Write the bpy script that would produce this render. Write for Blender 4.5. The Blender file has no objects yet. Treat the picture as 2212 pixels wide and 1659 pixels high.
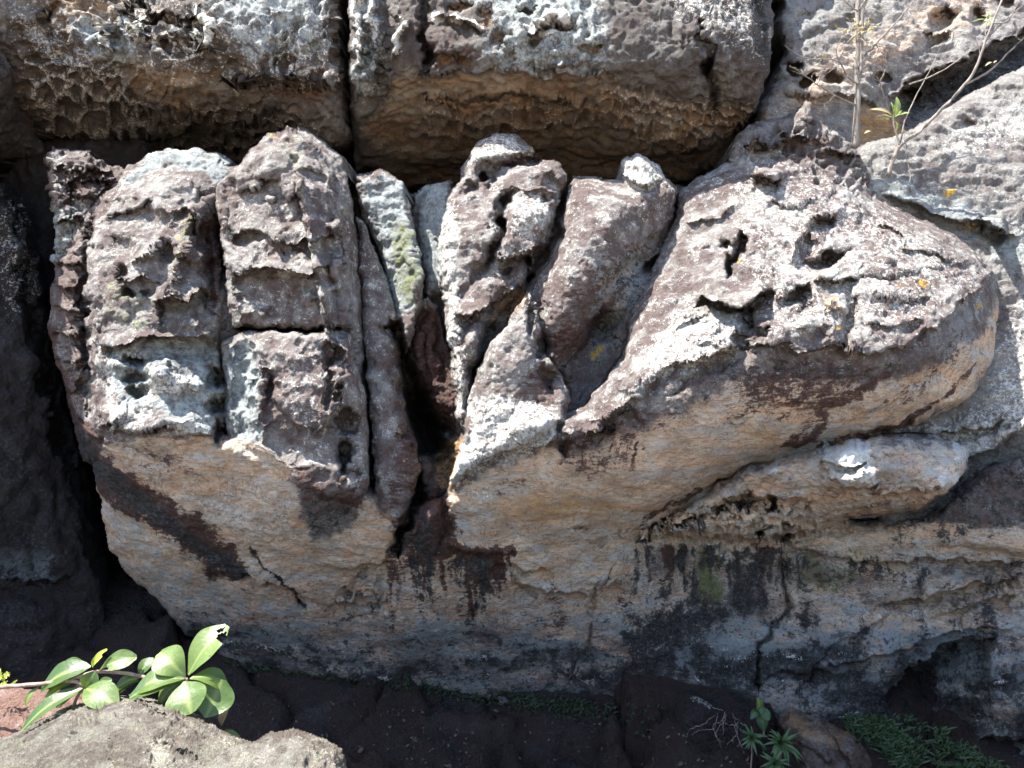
import bpy, math, random
import numpy as np
from mathutils import Vector

random.seed(7)
R = math.radians
scene = bpy.context.scene
col = scene.collection

# ------------------------------------------------------------------ camera
CAMZ = 2.1                       # eye height above the gully floor
FOC = 1642.0                     # focal length in photo units (photo 2212 units wide)
CU, CV = 1106.0, 829.5
cam_d = bpy.data.cameras.new('camera')
cam = bpy.data.objects.new('camera', cam_d)
col.objects.link(cam)
cam.location = (0, 0, CAMZ)
cam.rotation_euler = (R(90), 0, 0)
cam_d.sensor_width = 36.0
cam_d.lens = 36.0 * FOC / 2212.0
cam_d.clip_start = 0.05
cam_d.clip_end = 2000
scene.camera = cam

# ------------------------------------------------------------------ sky and sun
SUN = Vector((-0.42, -0.07, 0.90)).normalized()      # direction towards the sun
elev = math.asin(SUN.z)
azim = math.atan2(SUN.x, SUN.y)
world = bpy.data.worlds.new('World')
scene.world = world
world.use_nodes = True
wn = world.node_tree
wn.nodes.clear()
sky = wn.nodes.new('ShaderNodeTexSky')
sky.sky_type = 'NISHITA'
sky.sun_disc = False
sky.sun_elevation = elev
sky.sun_rotation = azim
sky.air_density = 1.0
sky.dust_density = 1.0
bg = wn.nodes.new('ShaderNodeBackground')
bg.inputs['Strength'].default_value = 0.12
wo = wn.nodes.new('ShaderNodeOutputWorld')
wn.links.new(sky.outputs[0], bg.inputs[0])
wn.links.new(bg.outputs[0], wo.inputs[0])

sun_d = bpy.data.lights.new('sun', 'SUN')
sun_d.energy = 5.0
sun_d.angle = R(0.53)
sun_d.color = (1.0, 0.955, 0.89)
sun = bpy.data.objects.new('sun', sun_d)
col.objects.link(sun)
sun.rotation_euler = (-SUN).to_track_quat('-Z', 'Y').to_euler()
sun.location = (-4, -2, 12)

vs = scene.view_settings
vs.view_transform = 'Standard'
vs.look = 'None'
vs.gamma = 1.0
vs.use_curve_mapping = False
vs.exposure = 1.98
scene.render.engine = 'CYCLES'
scene.cycles.max_bounces = 8
scene.cycles.diffuse_bounces = 5
scene.cycles.use_denoising = True
scene.cycles.denoising_prefilter = 'ACCURATE'
scene.cycles.sample_clamp_indirect = 6.0

# ------------------------------------------------------------------ numpy noise
f32 = np.float32

def _h(ix, iy, iz, seed):
    n = (ix.astype(np.int64) * 374761393 + iy.astype(np.int64) * 668265263 + iz.astype(np.int64) * 2147483647 + seed * 974634777) & 0xffffffff
    n = ((n ^ (n >> 13)) * 1274126177) & 0xffffffff
    n = ((n ^ (n >> 16)) * 2246822519) & 0xffffffff
    return (n ^ (n >> 15)) & 0xffffffff

def perlin2(x, y, seed=0):
    x = np.asarray(x, f32); y = np.asarray(y, f32)
    xi = np.floor(x).astype(np.int32); yi = np.floor(y).astype(np.int32)
    xf = x - xi; yf = y - yi
    ux = xf * xf * xf * (xf * (xf * 6 - 15) + 10)
    uy = yf * yf * yf * (yf * (yf * 6 - 15) + 10)
    z = np.zeros_like(xi)
    def g(ax, ay, dx, dy):
        a = _h(ax, ay, z, seed).astype(f32) * f32(2 * math.pi / 4294967296.0)
        return np.cos(a) * dx + np.sin(a) * dy
    n00 = g(xi, yi, xf, yf); n10 = g(xi + 1, yi, xf - 1, yf)
    n01 = g(xi, yi + 1, xf, yf - 1); n11 = g(xi + 1, yi + 1, xf - 1, yf - 1)
    a = n00 + ux * (n10 - n00); b = n01 + ux * (n11 - n01)
    return (a + uy * (b - a)) * 1.5

def fbm2(x, y, seed=0, octs=4, gain=0.5, lac=2.03):
    s = 0; a = 1.0; t = 0
    for i in range(octs):
        s = s + a * perlin2(x, y, seed + i * 17); t += a
        x = x * lac + 13.7; y = y * lac + 7.1; a *= gain
    return s / t

_G3 = np.array([(1,1,0),(-1,1,0),(1,-1,0),(-1,-1,0),(1,0,1),(-1,0,1),(1,0,-1),(-1,0,-1),
                (0,1,1),(0,-1,1),(0,1,-1),(0,-1,-1),(1,1,0),(-1,1,0),(0,-1,1),(0,-1,-1)], f32)

def perlin3(p, seed=0):
    pi = np.floor(p).astype(np.int32)
    pf = (p - pi).astype(f32)
    w = pf * pf * pf * (pf * (pf * 6 - 15) + 10)
    out = 0
    for dx in (0, 1):
        wx = w[:, 0] if dx else 1 - w[:, 0]
        for dy in (0, 1):
            wy = w[:, 1] if dy else 1 - w[:, 1]
            for dz in (0, 1):
                wz = w[:, 2] if dz else 1 - w[:, 2]
                g = _G3[(_h(pi[:, 0] + dx, pi[:, 1] + dy, pi[:, 2] + dz, seed) >> 7) & 15]
                d = g[:, 0] * (pf[:, 0] - dx) + g[:, 1] * (pf[:, 1] - dy) + g[:, 2] * (pf[:, 2] - dz)
                out = out + wx * wy * wz * d
    return out

def vor2(x, y, seed=0):
    x = np.asarray(x, f32); y = np.asarray(y, f32)
    xi = np.floor(x).astype(np.int32); yi = np.floor(y).astype(np.int32)
    f1 = np.full(x.shape, 9.0, f32); f2 = np.full(x.shape, 9.0, f32); idn = np.zeros(x.shape, f32)
    z = np.zeros_like(xi)
    for dx in (-1, 0, 1):
        for dy in (-1, 0, 1):
            h = _h(xi + dx, yi + dy, z, seed)
            px = xi + dx + 0.12 + 0.76 * (h & 1023).astype(f32) / 1023.0
            py = yi + dy + 0.12 + 0.76 * ((h >> 10) & 1023).astype(f32) / 1023.0
            d = np.hypot(x - px, y - py)
            r = ((h >> 20) & 1023).astype(f32) / 1023.0
            n1 = d < f1
            f2 = np.where(n1, f1, np.minimum(f2, d))
            idn = np.where(n1, r, idn)
            f1 = np.where(n1, d, f1)
    return f1, f2, idn

def sstep(a, b, x):
    t = np.clip((x - a) / (b - a), 0, 1)
    return t * t * (3 - 2 * t)

# ------------------------------------------------------------------ relief sculpting
def poly_sd(U, V, poly):
    """signed distance to a closed polygon, positive inside"""
    P = np.array(poly, f32)
    d2 = np.full(U.shape, 1e12, f32)
    ins = np.zeros(U.shape, bool)
    n = len(P)
    for i in range(n):
        ax, ay = P[i]; bx, by = P[(i + 1) % n]
        ex, ey = bx - ax, by - ay
        wx, wy = U - ax, V - ay
        t = np.clip((wx * ex + wy * ey) / (ex * ex + ey * ey + 1e-9), 0, 1)
        dx = wx - ex * t; dy = wy - ey * t
        d2 = np.minimum(d2, dx * dx + dy * dy)
        if ay != by:
            c = (ay > V) != (by > V)
            ins ^= c & (U < ex * (V - ay) / (by - ay) + ax)
    d = np.sqrt(d2)
    return np.where(ins, d, -d)

def line_d(U, V, line):
    """distance to a polyline, its parameter 0..1 along the line and signed side"""
    P = np.array([p[:2] for p in line], f32)
    seg = np.hypot(*(P[1:] - P[:-1]).T); L = seg.sum(); acc = 0
    best = np.full(U.shape, 1e12, f32); par = np.zeros(U.shape, f32); side = np.zeros(U.shape, f32)
    for i in range(len(P) - 1):
        ax, ay = P[i]; ex, ey = P[i + 1] - P[i]
        wx, wy = U - ax, V - ay
        t = np.clip((wx * ex + wy * ey) / (ex * ex + ey * ey + 1e-9), 0, 1)
        dx = wx - ex * t; dy = wy - ey * t
        d2 = dx * dx + dy * dy
        m = d2 < best
        best = np.where(m, d2, best)
        par = np.where(m, (acc + t * seg[i]) / L, par)
        side = np.where(m, np.sign(ex * wy - ey * wx), side)
        acc += seg[i]
    return np.sqrt(best), par, side

def field(U, V, ctrl):
    """smooth surface through control points (thin plate spline)"""
    C = np.array(ctrl, np.float64)
    n = len(C)
    if n == 1:
        return np.full(U.shape, C[0, 2], f32)
    X = C[:, :2] / 500.0
    if n <= 3:
        A = np.c_[X, np.ones(n)]
        s = np.linalg.lstsq(A, C[:, 2], rcond=None)[0]
        return (U / 500 * s[0] + V / 500 * s[1] + s[2]).astype(f32)
    def k(r2):
        return np.where(r2 > 1e-12, 0.5 * r2 * np.log(np.maximum(r2, 1e-12)), 0)
    d2 = ((X[:, None] - X[None]) ** 2).sum(-1)
    A = np.zeros((n + 3, n + 3))
    A[:n, :n] = k(d2) + np.eye(n) * 0.002
    A[:n, n:n + 2] = X; A[:n, n + 2] = 1
    A[n:n + 2, :n] = X.T; A[n + 2, :n] = 1
    s = np.linalg.solve(A, np.r_[C[:, 2], 0, 0, 0])
    out = (U / 500 * s[n] + V / 500 * s[n + 1] + s[n + 2]).astype(f32)
    for i in range(n):
        r2 = (U / f32(500) - f32(X[i, 0])) ** 2 + (V / f32(500) - f32(X[i, 1])) ** 2
        out += f32(s[i]) * (0.5 * r2 * np.log(np.maximum(r2, f32(1e-12))))
    return out

MASKS = ('tan', 'brown', 'pale', 'black', 'ochre', 'green', 'blue', 'yellow')

class Rock:
    """A rock face sculpted as lobes, grooves, lips and pits laid over a fine mesh."""
    def __init__(s, box, pitch, seed, warp=7.0, warp_scale=45.0):
        u0, v0, u1, v1 = box
        s.us = np.arange(u0, u1 + pitch, pitch, dtype=f32)
        s.vs = np.arange(v0, v1 + pitch, pitch, dtype=f32)
        s.U, s.V = np.meshgrid(s.us, s.vs)
        s.seed = seed
        q = warp_scale
        wu = fbm2(s.U / q, s.V / q, seed + 1, 4) * warp * 1.6
        wv = fbm2(s.U / q, s.V / q, seed + 2, 4) * warp * 1.6
        s.Uw = s.U + wu; s.Vw = s.V + wv
        s.Uf = s.U + wu * 1.9; s.Vf = s.V + wv * 1.9
        s.D = np.full(s.U.shape, 50.0, f32)
        s.ND = np.zeros(s.U.shape, f32)
        s.I = np.full(s.U.shape, -1, np.int16)
        s.m = {k: np.zeros(s.U.shape, f32) for k in MASKS}
        s.rough = np.ones(s.U.shape, f32)
        s.names = []
    def win(s, pts, pad):
        P = np.array([p[:2] for p in pts])
        a = np.searchsorted(s.us, P[:, 0].min() - pad); b = np.searchsorted(s.us, P[:, 0].max() + pad)
        c = np.searchsorted(s.vs, P[:, 1].min() - pad); d = np.searchsorted(s.vs, P[:, 1].max() + pad)
        return slice(c, max(d, c + 1)), slice(a, max(b, a + 1))
    def lobe(s, poly, ctrl, r=60, h=0.35, name='rock_lobe', k=0.0, pw=2.0):
        w = s.win(poly, 25)
        sd = poly_sd(s.Uw[w], s.Vw[w], poly)
        t = np.clip(sd / r, 0, 1)
        prof = (1 - (1 - t) ** pw) ** (1 / pw)
        d = field(s.U[w], s.V[w], ctrl) + h * (1 - prof)
        d = np.where(sd > 0, d, 60.0)
        D = s.D[w]
        i = len(s.names); s.names.append(name)
        s.I[w] = np.where(d < D, i, s.I[w])
        if k > 0:
            hh = np.clip(0.5 + 0.5 * (D - d) / k, 0, 1)
            sm = D + (d - D) * hh - k * hh * (1 - hh)
            d2 = np.where((sd > 0) & (D < 40), sm, np.minimum(D, d))
        else:
            d2 = np.minimum(D, d)
        s.D[w] = d2
        return i
    def _live(s, w):
        return s.D[w] < 40
    def push(s, w, dd):
        s.D[w] = np.where(s.D[w] < 40, s.D[w] + dd, s.D[w])
    def groove(s, line, width, depth, pw=1.0, taper=0.15, raw=False):
        """widths may vary per point as third value (factor)"""
        w = s.win(line, width * 2.5 + 20)
        U, V = (s.U[w], s.V[w]) if raw else (s.Uf[w], s.Vf[w])
        d, p, _ = line_d(U, V, line)
        f = np.minimum(1, np.minimum(p, 1 - p) / taper + 0.15) if taper > 0 else 1
        if len(line[0]) > 2:
            f = f * np.interp(p, np.linspace(0, 1, len(line)), [q[2] for q in line])
        ww = width * np.maximum(f, 0.05)
        s.push(w, depth * f * np.exp(-(d / ww) ** 2))
    def lip(s, line, depth, length, raise_=0.0, rl=20.0, taper=0.15):
        """a ledge: below the line the face steps back and returns over `length`; above it may bulge"""
        w = s.win(line, length * 3 + rl * 2)
        U, V = s.Uf[w], s.Vf[w]
        d, p, sd = line_d(U, V, line)
        f = np.minimum(1, np.minimum(p, 1 - p) / taper) if taper > 0 else 1
        end = np.where((p <= 0.0005) | (p >= 0.9995), 0, 1) if taper <= 0 else f
        below = np.where(sd > 0, np.exp(-(d / length) ** 1.4), 0)
        above = np.where(sd <= 0, np.exp(-(d / rl) ** 2), np.exp(-(d / 4.0) ** 2))
        s.push(w, end * (depth * below - raise_ * above))
    def pit(s, u, v, ru, rv, depth, ang=0.0, sharp=3.0):
        R_ = max(ru, rv) * 1.8
        w = s.win([(u, v)], R_)
        du = s.Uf[w] - u; dv = s.Vf[w] - v
        c, n = math.cos(R(ang)), math.sin(R(ang))
        a = (du * c + dv * n) / ru; b = (-du * n + dv * c) / rv
        q = np.sqrt(a * a + b * b)
        s.push(w, depth * np.exp(-q ** sharp) )
    def bump(s, u, v, ru, rv, height, ang=0.0, sharp=2.0):
        s.pit(u, v, ru, rv, -height, ang, sharp)
    def comb(s, poly, cell, depth, aspect=1.0, ang=0.0, soft=40, density=1.0, edge=0.22, seed=0, wall=0.0):
        """honeycomb weathering: rounded cells with thin walls"""
        w = s.win(poly, soft)
        sd = poly_sd(s.U[w] + (s.Uw[w] - s.U[w]) * 3, s.V[w] + (s.Vw[w] - s.V[w]) * 3, poly)
        m = sstep(-soft * 0.5, soft * 0.5, sd)
        c, n = math.cos(R(ang)), math.sin(R(ang))
        U = s.U[w] + (s.Uw[w] - s.U[w]) * 1.6; V = s.V[w] + (s.Vw[w] - s.V[w]) * 1.6
        x = (U * c + V * n) / (cell * aspect); y = (-U * n + V * c) / cell
        q = 1 + 0.0 * x
        f1, f2, idn = vor2(x, y, s.seed + 71 + seed)
        e = sstep(0.03, edge * 2, f2 - f1)
        keep = (idn < density).astype(f32)
        bowl = e * (0.6 + 0.4 * (1 - np.clip(f1, 0, 1) ** 2)) * (0.45 + 0.55 * ((idn * 7.13) % 1))
        s.ND[w] -= depth * m * keep * bowl
        if wall:
            s.m['pale'][w] = np.maximum(s.m['pale'][w], wall * m * (1 - e))
    def crag(s, poly, cell, amp, seed, soft=30):
        """broken surface: tilted facets with overhanging lower edges"""
        w = s.win(poly, soft)
        m = sstep(-soft * 0.5, soft * 0.5, poly_sd(s.U[w], s.V[w], poly))
        U, V = s.Uf[w], s.Vf[w]
        h = 0
        for k, (sc, g) in enumerate(((1.0, 1.0), (0.45, 0.35))):
            x = U / (cell * sc * 1.5); y = V / (cell * sc)
            f1, f2, idn = vor2(x + 0.5 * fbm2(x * 1.5, y * 1.5, seed + k, 3), y + 0.5 * fbm2(x * 1.5, y * 1.5, seed + 9 + k, 3), s.seed + seed + k * 5)
            h = h + g * ((idn - 0.5) + 0.5 * fbm2(x, y, seed + 3, 2))
        # blur the flat facets slightly so they keep worn edges
        for _ in range(3):
            h[1:-1, 1:-1] = (h[1:-1, 1:-1] * 2 + h[:-2, 1:-1] + h[2:, 1:-1] + h[1:-1, :-2] + h[1:-1, 2:]) / 6
        s.push(w, amp * m * h)
    def area(s, poly, soft=12, warp=1.0):
        w = s.win(poly, soft * 2 + 30)
        sd = poly_sd(s.U[w] + (s.Uw[w] - s.U[w]) * warp, s.V[w] + (s.Vw[w] - s.V[w]) * warp, poly)
        return w, sstep(-soft, soft, sd)
    def paint(s, key, poly, val=1.0, soft=12, warp=1.6):
        if key in ('brown', 'black'):
            soft *= 1.7
        w, a = s.area(poly, soft, warp)
        m = s.m[key]
        m[w] = np.maximum(m[w], a * val) if val >= 0 else np.clip(m[w] + a * val, 0, 1)
    def stroke(s, key, line, width, val=1.0, warp=1.3, taper=0.12):
        w = s.win(line, width * 3 + 30)
        U = s.U[w] + (s.Uw[w] - s.U[w]) * warp; V = s.V[w] + (s.Vw[w] - s.V[w]) * warp
        d, p, _ = line_d(U, V, line)
        f = np.minimum(1, np.minimum(p, 1 - p) / taper + 0.25) if taper > 0 else 1
        if len(line[0]) > 2:
            f = f * np.interp(p, np.linspace(0, 1, len(line)), [q[2] for q in line])
        if key in ('brown', 'black') and width > 8:
            f = f * (1 + 0.7 * fbm2(s.U[w] / 34, s.V[w] / 34, s.seed + 55, 4))
            val = val * (1 + 0.55 * fbm2(s.U[w] / 22 + 9, s.V[w] / 22, s.seed + 56, 4))
        a = 1 - sstep(0.15, 1.5, d / (width * np.maximum(f, 0.05)))
        m = s.m[key]; m[w] = np.maximum(m[w], a * val)
    def seep(s, key, u0, u1, v0, v1, val, fine=16.0, seed=0, lean=0.0):
        """water runs: thin ragged streaks that start at an edge and die out downwards"""
        w = s.win([(u0, v0), (u1, v1)], 30)
        U, V = s.Uw[w], s.Vw[w]
        x = U - lean * (V - v0)
        n = fbm2(x / fine + 0.5 * fbm2(U / 40, V / 60, s.seed + seed, 3), V / 330, s.seed + seed + 1, 4)
        n = n + 0.7 * fbm2(x / (fine * 4), V / 500, s.seed + seed + 2, 2)
        end = v0 + (v1 - v0) * np.clip(0.65 + 0.9 * fbm2(x / (fine * 1.7), V * 0 + 3.3, s.seed + seed + 3, 3), 0.2, 1.2)
        a = sstep(u0 - 20, u0 + 20, U) * sstep(u1 + 20, u1 - 20, U) * sstep(v0 - 12, v0 + 14, V) * np.clip(1 - (V - v0) / np.maximum(end - v0, 1), 0, 1) ** 0.6
        m = s.m[key]; m[w] = np.maximum(m[w], val * a * np.clip(0.55 + 1.5 * n, 0, 1.2))
    def smooth(s, poly, val, soft=25):
        w, a = s.area(poly, soft, 1.0)
        s.rough[w] = s.rough[w] * (1 - a) + val * a
    def only(s, key, *ids):
        pass
    # ---- to mesh
    def points(s, octs, beds=((0.40, 0.012), (0.15, 0.004))):
        D = s.D
        live = D < 40
        Dc = np.where(live, D, np.nan)
        X = (s.U - CU) / FOC * D; Z = CAMZ - (s.V - CV) / FOC * D
        P = np.stack([X, D, Z], -1).astype(f32)
        P[~live] = 0
        gu = np.zeros_like(P); gv = np.zeros_like(P)
        gu[:, 1:-1] = P[:, 2:] - P[:, :-2]; gv[1:-1] = P[2:] - P[:-2]
        N = np.cross(gu, gv)
        ln = np.linalg.norm(N, axis=-1, keepdims=True)
        N = N / np.maximum(ln, 1e-12)
        N[ln[..., 0] < 1e-12] = (0, -1, 0)
        flip = N[..., 1] > 0
        N[flip] *= -1
        N[:, 0] = N[:, -1] = (0, -1, 0); N[0] = N[-1] = (0, -1, 0)
        jump = np.maximum(np.linalg.norm(gu, axis=-1), np.linalg.norm(gv, axis=-1))
        calm = 1 / (1 + (jump / 0.06) ** 2)
        calm[~live] = 0
        idx = np.where(live.ravel())[0]
        p = P.reshape(-1, 3)[idx]; n = N.reshape(-1, 3)[idx]
        am = (calm * s.rough).ravel()[idx]
        cm = calm.ravel()[idx]; tm = s.m['tan'].ravel()[idx]
        h = np.zeros(len(idx), f32)
        for (sc, amp, kind, sq) in octs:
            q = p * np.array((1, 1, sq), f32) / sc + s.seed * 3.31
            if kind == 'n':
                h += amp * perlin3(q, s.seed)
            elif kind == 'b':                       # rounded bumps with sharp creases
                h += amp * (np.abs(perlin3(q, s.seed + 5)) * 2 - 0.4)
            elif kind == 'r':                       # sharp ridges
                h += amp * (0.5 - np.abs(perlin3(q, s.seed + 9)) * 2)
            elif kind == 'p':                       # scattered hollows
                x = perlin3(q, s.seed + 15)
                h -= amp * np.clip(x - 0.22, 0, 0.4) * 4
            elif kind == 's':                       # small shelves, flat top and undercut below
                t = q[:, 2] + 0.9 * perlin3(q * 0.6, s.seed + 21)
                fr = t - np.floor(t)
                h += amp * (1 - fr) * (fr > 0.06)
        hb = 0
        for sc, amp in beds:
            q = p @ np.array(((0.97, 0, 0.24), (0, 1, 0), (-0.24, 0, 0.97)), f32)
            q = q * np.array((0.55, 1, 2.6), f32) / sc
            q = q + 0.6 * perlin3(q * 0.7 + 5, s.seed + 40)[:, None]
            x = perlin3(q, s.seed + 31)
            hb = hb + amp * (0.35 - np.sqrt(np.abs(x) + 0.002))
        hb = hb + 0.02 * (np.abs(perlin3(p / 0.30 + 3 + 0.5 * perlin3(p / 0.5, s.seed + 43)[:, None], s.seed + 44)) * 2 - 0.4)
        p2 = p + n * (h * am + hb * tm * cm + s.ND.ravel()[idx] * np.sqrt(cm))[:, None]
        P.reshape(-1, 3)[idx] = p2
        return P, live

def grid_mesh(name, P, face_ok, attrs, back=None, base=Vector((0, 0, 0)), only_back=False, shift=(0, 0, 0), shrink=0.12):
    """mesh from a grid of points; `back` closes the block behind the face by that many metres"""
    rows, cols = P.shape[:2]
    ids = np.arange(rows * cols).reshape(rows, cols)
    q = np.stack([ids[:-1, :-1], ids[:-1, 1:], ids[1:, 1:], ids[1:, :-1]], -1)[face_ok].reshape(-1, 4)
    # photo v runs down, so this order turns the normals towards the viewer
    q = q[:, ::-1]
    used, inv = np.unique(q, return_inverse=True)
    q = inv.reshape(-1, 4)
    V = P.reshape(-1, 3)[used].astype(np.float64)
    at = {k: a.reshape(-1, 4)[used] for k, a in attrs.items()}
    nv = len(V)
    smooth_n = len(q)
    if back:
        e = np.concatenate([q[:, [0, 1]], q[:, [1, 2]], q[:, [2, 3]], q[:, [3, 0]]])
        key = np.sort(e, 1); kk = key[:, 0].astype(np.int64) * nv + key[:, 1]
        u_, first, cnt = np.unique(kk, return_index=True, return_counts=True)
        be = e[first[cnt == 1]]
        bv = np.unique(be)
        far = V[:, 1].max() + back
        nb = V[bv].copy()
        c = V.mean(0)
        nb[:, 1] = far
        nb[:, 0] += (c[0] - nb[:, 0]) * shrink; nb[:, 2] += (c[2] - nb[:, 2]) * shrink
        nb += np.array(shift); c = c + np.array(shift); far += shift[1]
        mp = np.full(nv, -1, np.int64); mp[bv] = nv + np.arange(len(bv))
        sk = np.stack([be[:, 1], be[:, 0], mp[be[:, 0]], mp[be[:, 1]]], -1)
        cen = np.array([[c[0], far, c[2]]])
        ci = nv + len(bv)
        tri = np.stack([mp[be[:, 1]], mp[be[:, 0]], np.full(len(be), ci), np.full(len(be), -1)], -1)
        V = np.r_[V, nb, cen]
        for k in at:
            at[k] = np.r_[at[k], at[k][bv], at[k][:1]]
    else:
        sk = np.zeros((0, 4), np.int64); tri = np.zeros((0, 4), np.int64)
    me = bpy.data.meshes.new(name)
    quads = sk if only_back else np.r_[q, sk]
    if only_back:
        keep, inv = np.unique(np.r_[sk.ravel(), tri[:, :3].ravel()], return_inverse=True)
        V = V[keep]; at = {k: a[keep] for k, a in at.items()}
        quads = inv[:sk.size].reshape(-1, 4)
        tri = np.c_[inv[sk.size:].reshape(-1, 3), np.full(len(tri), -1)]
    loops = np.r_[quads.ravel(), tri[:, :3].ravel()].astype(np.int32)
    starts = np.r_[np.arange(len(quads)) * 4, len(quads) * 4 + np.arange(len(tri)) * 3].astype(np.int32)
    V = V - np.array(base)
    me.vertices.add(len(V)); me.vertices.foreach_set('co', V.astype(f32).ravel())
    me.loops.add(len(loops)); me.loops.foreach_set('vertex_index', loops)
    me.polygons.add(len(starts)); me.polygons.foreach_set('loop_start', starts)
    me.update(calc_edges=True)
    sm = np.ones(len(starts), bool)
    me.polygons.foreach_set('use_smooth', sm)
    for k, a in at.items():
        ca = me.attributes.new(k, 'FLOAT_COLOR', 'POINT')
        ca.data.foreach_set('color', a.astype(f32).ravel())
    me.update()
    return me

def finish(rock, octs, name, label, cat, mat, back=0.6, parts=None, kind=None, group=None, shift=(0, 0, 0), shrink=0.12):
    """turn a sculpted rock into one mesh object, or an Empty with one mesh per named part"""
    P, live = rock.points(octs)
    f = live[:-1, :-1] & live[:-1, 1:] & live[1:, 1:] & live[1:, :-1]
    m = rock.m
    A = {'coat_a': np.stack([m[k] for k in MASKS[:4]], -1), 'coat_b': np.stack([m[k] for k in MASKS[4:]], -1)}
    pts = P[live]
    base = Vector((float(pts[:, 0].mean()), float(pts[:, 1].mean()), float(pts[:, 2].min())))
    if not parts:
        me = grid_mesh(name, P, f, A, back, base, shift=shift, shrink=shrink)
        me.materials.append(mat)
        o = bpy.data.objects.new(name, me); col.objects.link(o); o.location = base
        tag(o, label, cat, group, kind)
        return o
    root = bpy.data.objects.new(name, None); col.objects.link(root); root.location = base
    tag(root, label, cat, group, kind)
    Iq = rock.I[:-1, :-1]
    for pn, lab, ids in parts:
        fm = f & np.isin(Iq, ids)
        if not fm.any():
            continue
        me = grid_mesh(pn, P, fm, A, None, base)
        me.materials.append(mat)
        o = bpy.data.objects.new(pn, me); col.objects.link(o); o.parent = root
        if lab: o['label'] = lab
    # the hidden rear of the block
    me = grid_mesh('rear_face', P, f, A, back, base, only_back=True)
    me.materials.append(mat)
    o = bpy.data.objects.new('rear_face', me); col.objects.link(o); o.parent = root
    return root

def tag(o, label=None, cat=None, group=None, kind=None):
    if label: o['label'] = label
    if cat: o['category'] = cat
    if group: o['group'] = group
    if kind: o['kind'] = kind
    return o

# ------------------------------------------------------------------ rock material
def rgb(c):
    return (c[0], c[1], c[2], 1.0)

class Nodes:
    def __init__(s, name):
        s.mat = bpy.data.materials.new(name)
        s.mat.use_nodes = True
        s.t = s.mat.node_tree
        s.t.nodes.clear()
        s.out = s.t.nodes.new('ShaderNodeOutputMaterial')
        s.bsdf = s.t.nodes.new('ShaderNodeBsdfPrincipled')
        s.link(s.bsdf.outputs[0], s.out.inputs[0])
    def link(s, a, b):
        s.t.links.new(a, b)
    def put(s, sock, v):
        if isinstance(v, (int, float)):
            sock.default_value = v
        elif isinstance(v, (tuple, list)):
            sock.default_value = rgb(v) if len(sock.default_value) == 4 else v[:3]
        else:
            s.link(v, sock)
    def coord(s, scale=(1, 1, 1), rot=(0, 0, 0)):
        tc = s.t.nodes.new('ShaderNodeTexCoord'); mp = s.t.nodes.new('ShaderNodeMapping')
        mp.inputs['Scale'].default_value = scale
        mp.inputs['Rotation'].default_value = rot
        s.link(tc.outputs['Object'], mp.inputs[0])
        return mp.outputs[0]
    def noise(s, vec, scale, detail=4, rough=0.6, dist=0.0):
        n = s.t.nodes.new('ShaderNodeTexNoise')
        s.link(vec, n.inputs['Vector'])
        n.inputs['Scale'].default_value = scale; n.inputs['Detail'].default_value = detail
        n.inputs['Roughness'].default_value = rough; n.inputs['Distortion'].default_value = dist
        return n.outputs[0]
    def voro(s, vec, scale, feature='F1', out='Distance'):
        n = s.t.nodes.new('ShaderNodeTexVoronoi'); n.feature = feature
        s.link(vec, n.inputs['Vector']); n.inputs['Scale'].default_value = scale
        return n.outputs[out]
    def math(s, op, a, b=0.0, c=None, clamp=False):
        n = s.t.nodes.new('ShaderNodeMath'); n.operation = op; n.use_clamp = clamp
        s.put(n.inputs[0], a); s.put(n.inputs[1], b)
        if c is not None: s.put(n.inputs[2], c)
        return n.outputs[0]
    def step(s, v, lo, hi):
        n = s.t.nodes.new('ShaderNodeMapRange'); n.interpolation_type = 'SMOOTHSTEP'
        s.put(n.inputs['Value'], v); n.inputs['From Min'].default_value = lo; n.inputs['From Max'].default_value = hi
        return n.outputs[0]
    def mix(s, f, a, b):
        n = s.t.nodes.new('ShaderNodeMix'); n.data_type = 'RGBA'
        s.put(n.inputs[0], f); s.put(n.inputs[6], a); s.put(n.inputs[7], b)
        return n.outputs[2]
    def attr(s, name):
        n = s.t.nodes.new('ShaderNodeAttribute'); n.attribute_name = name
        x = s.t.nodes.new('ShaderNodeSeparateColor')
        s.link(n.outputs['Color'], x.inputs[0])
        return x.outputs[0], x.outputs[1], x.outputs[2], n.outputs['Alpha']
    def bump(s, h, dist, strength=1.0, normal=None):
        n = s.t.nodes.new('ShaderNodeBump')
        n.inputs['Distance'].default_value = dist; n.inputs['Strength'].default_value = strength
        s.link(h, n.inputs['Height'])
        if normal is not None: s.link(normal, n.inputs['Normal'])
        return n.outputs[0]

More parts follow.
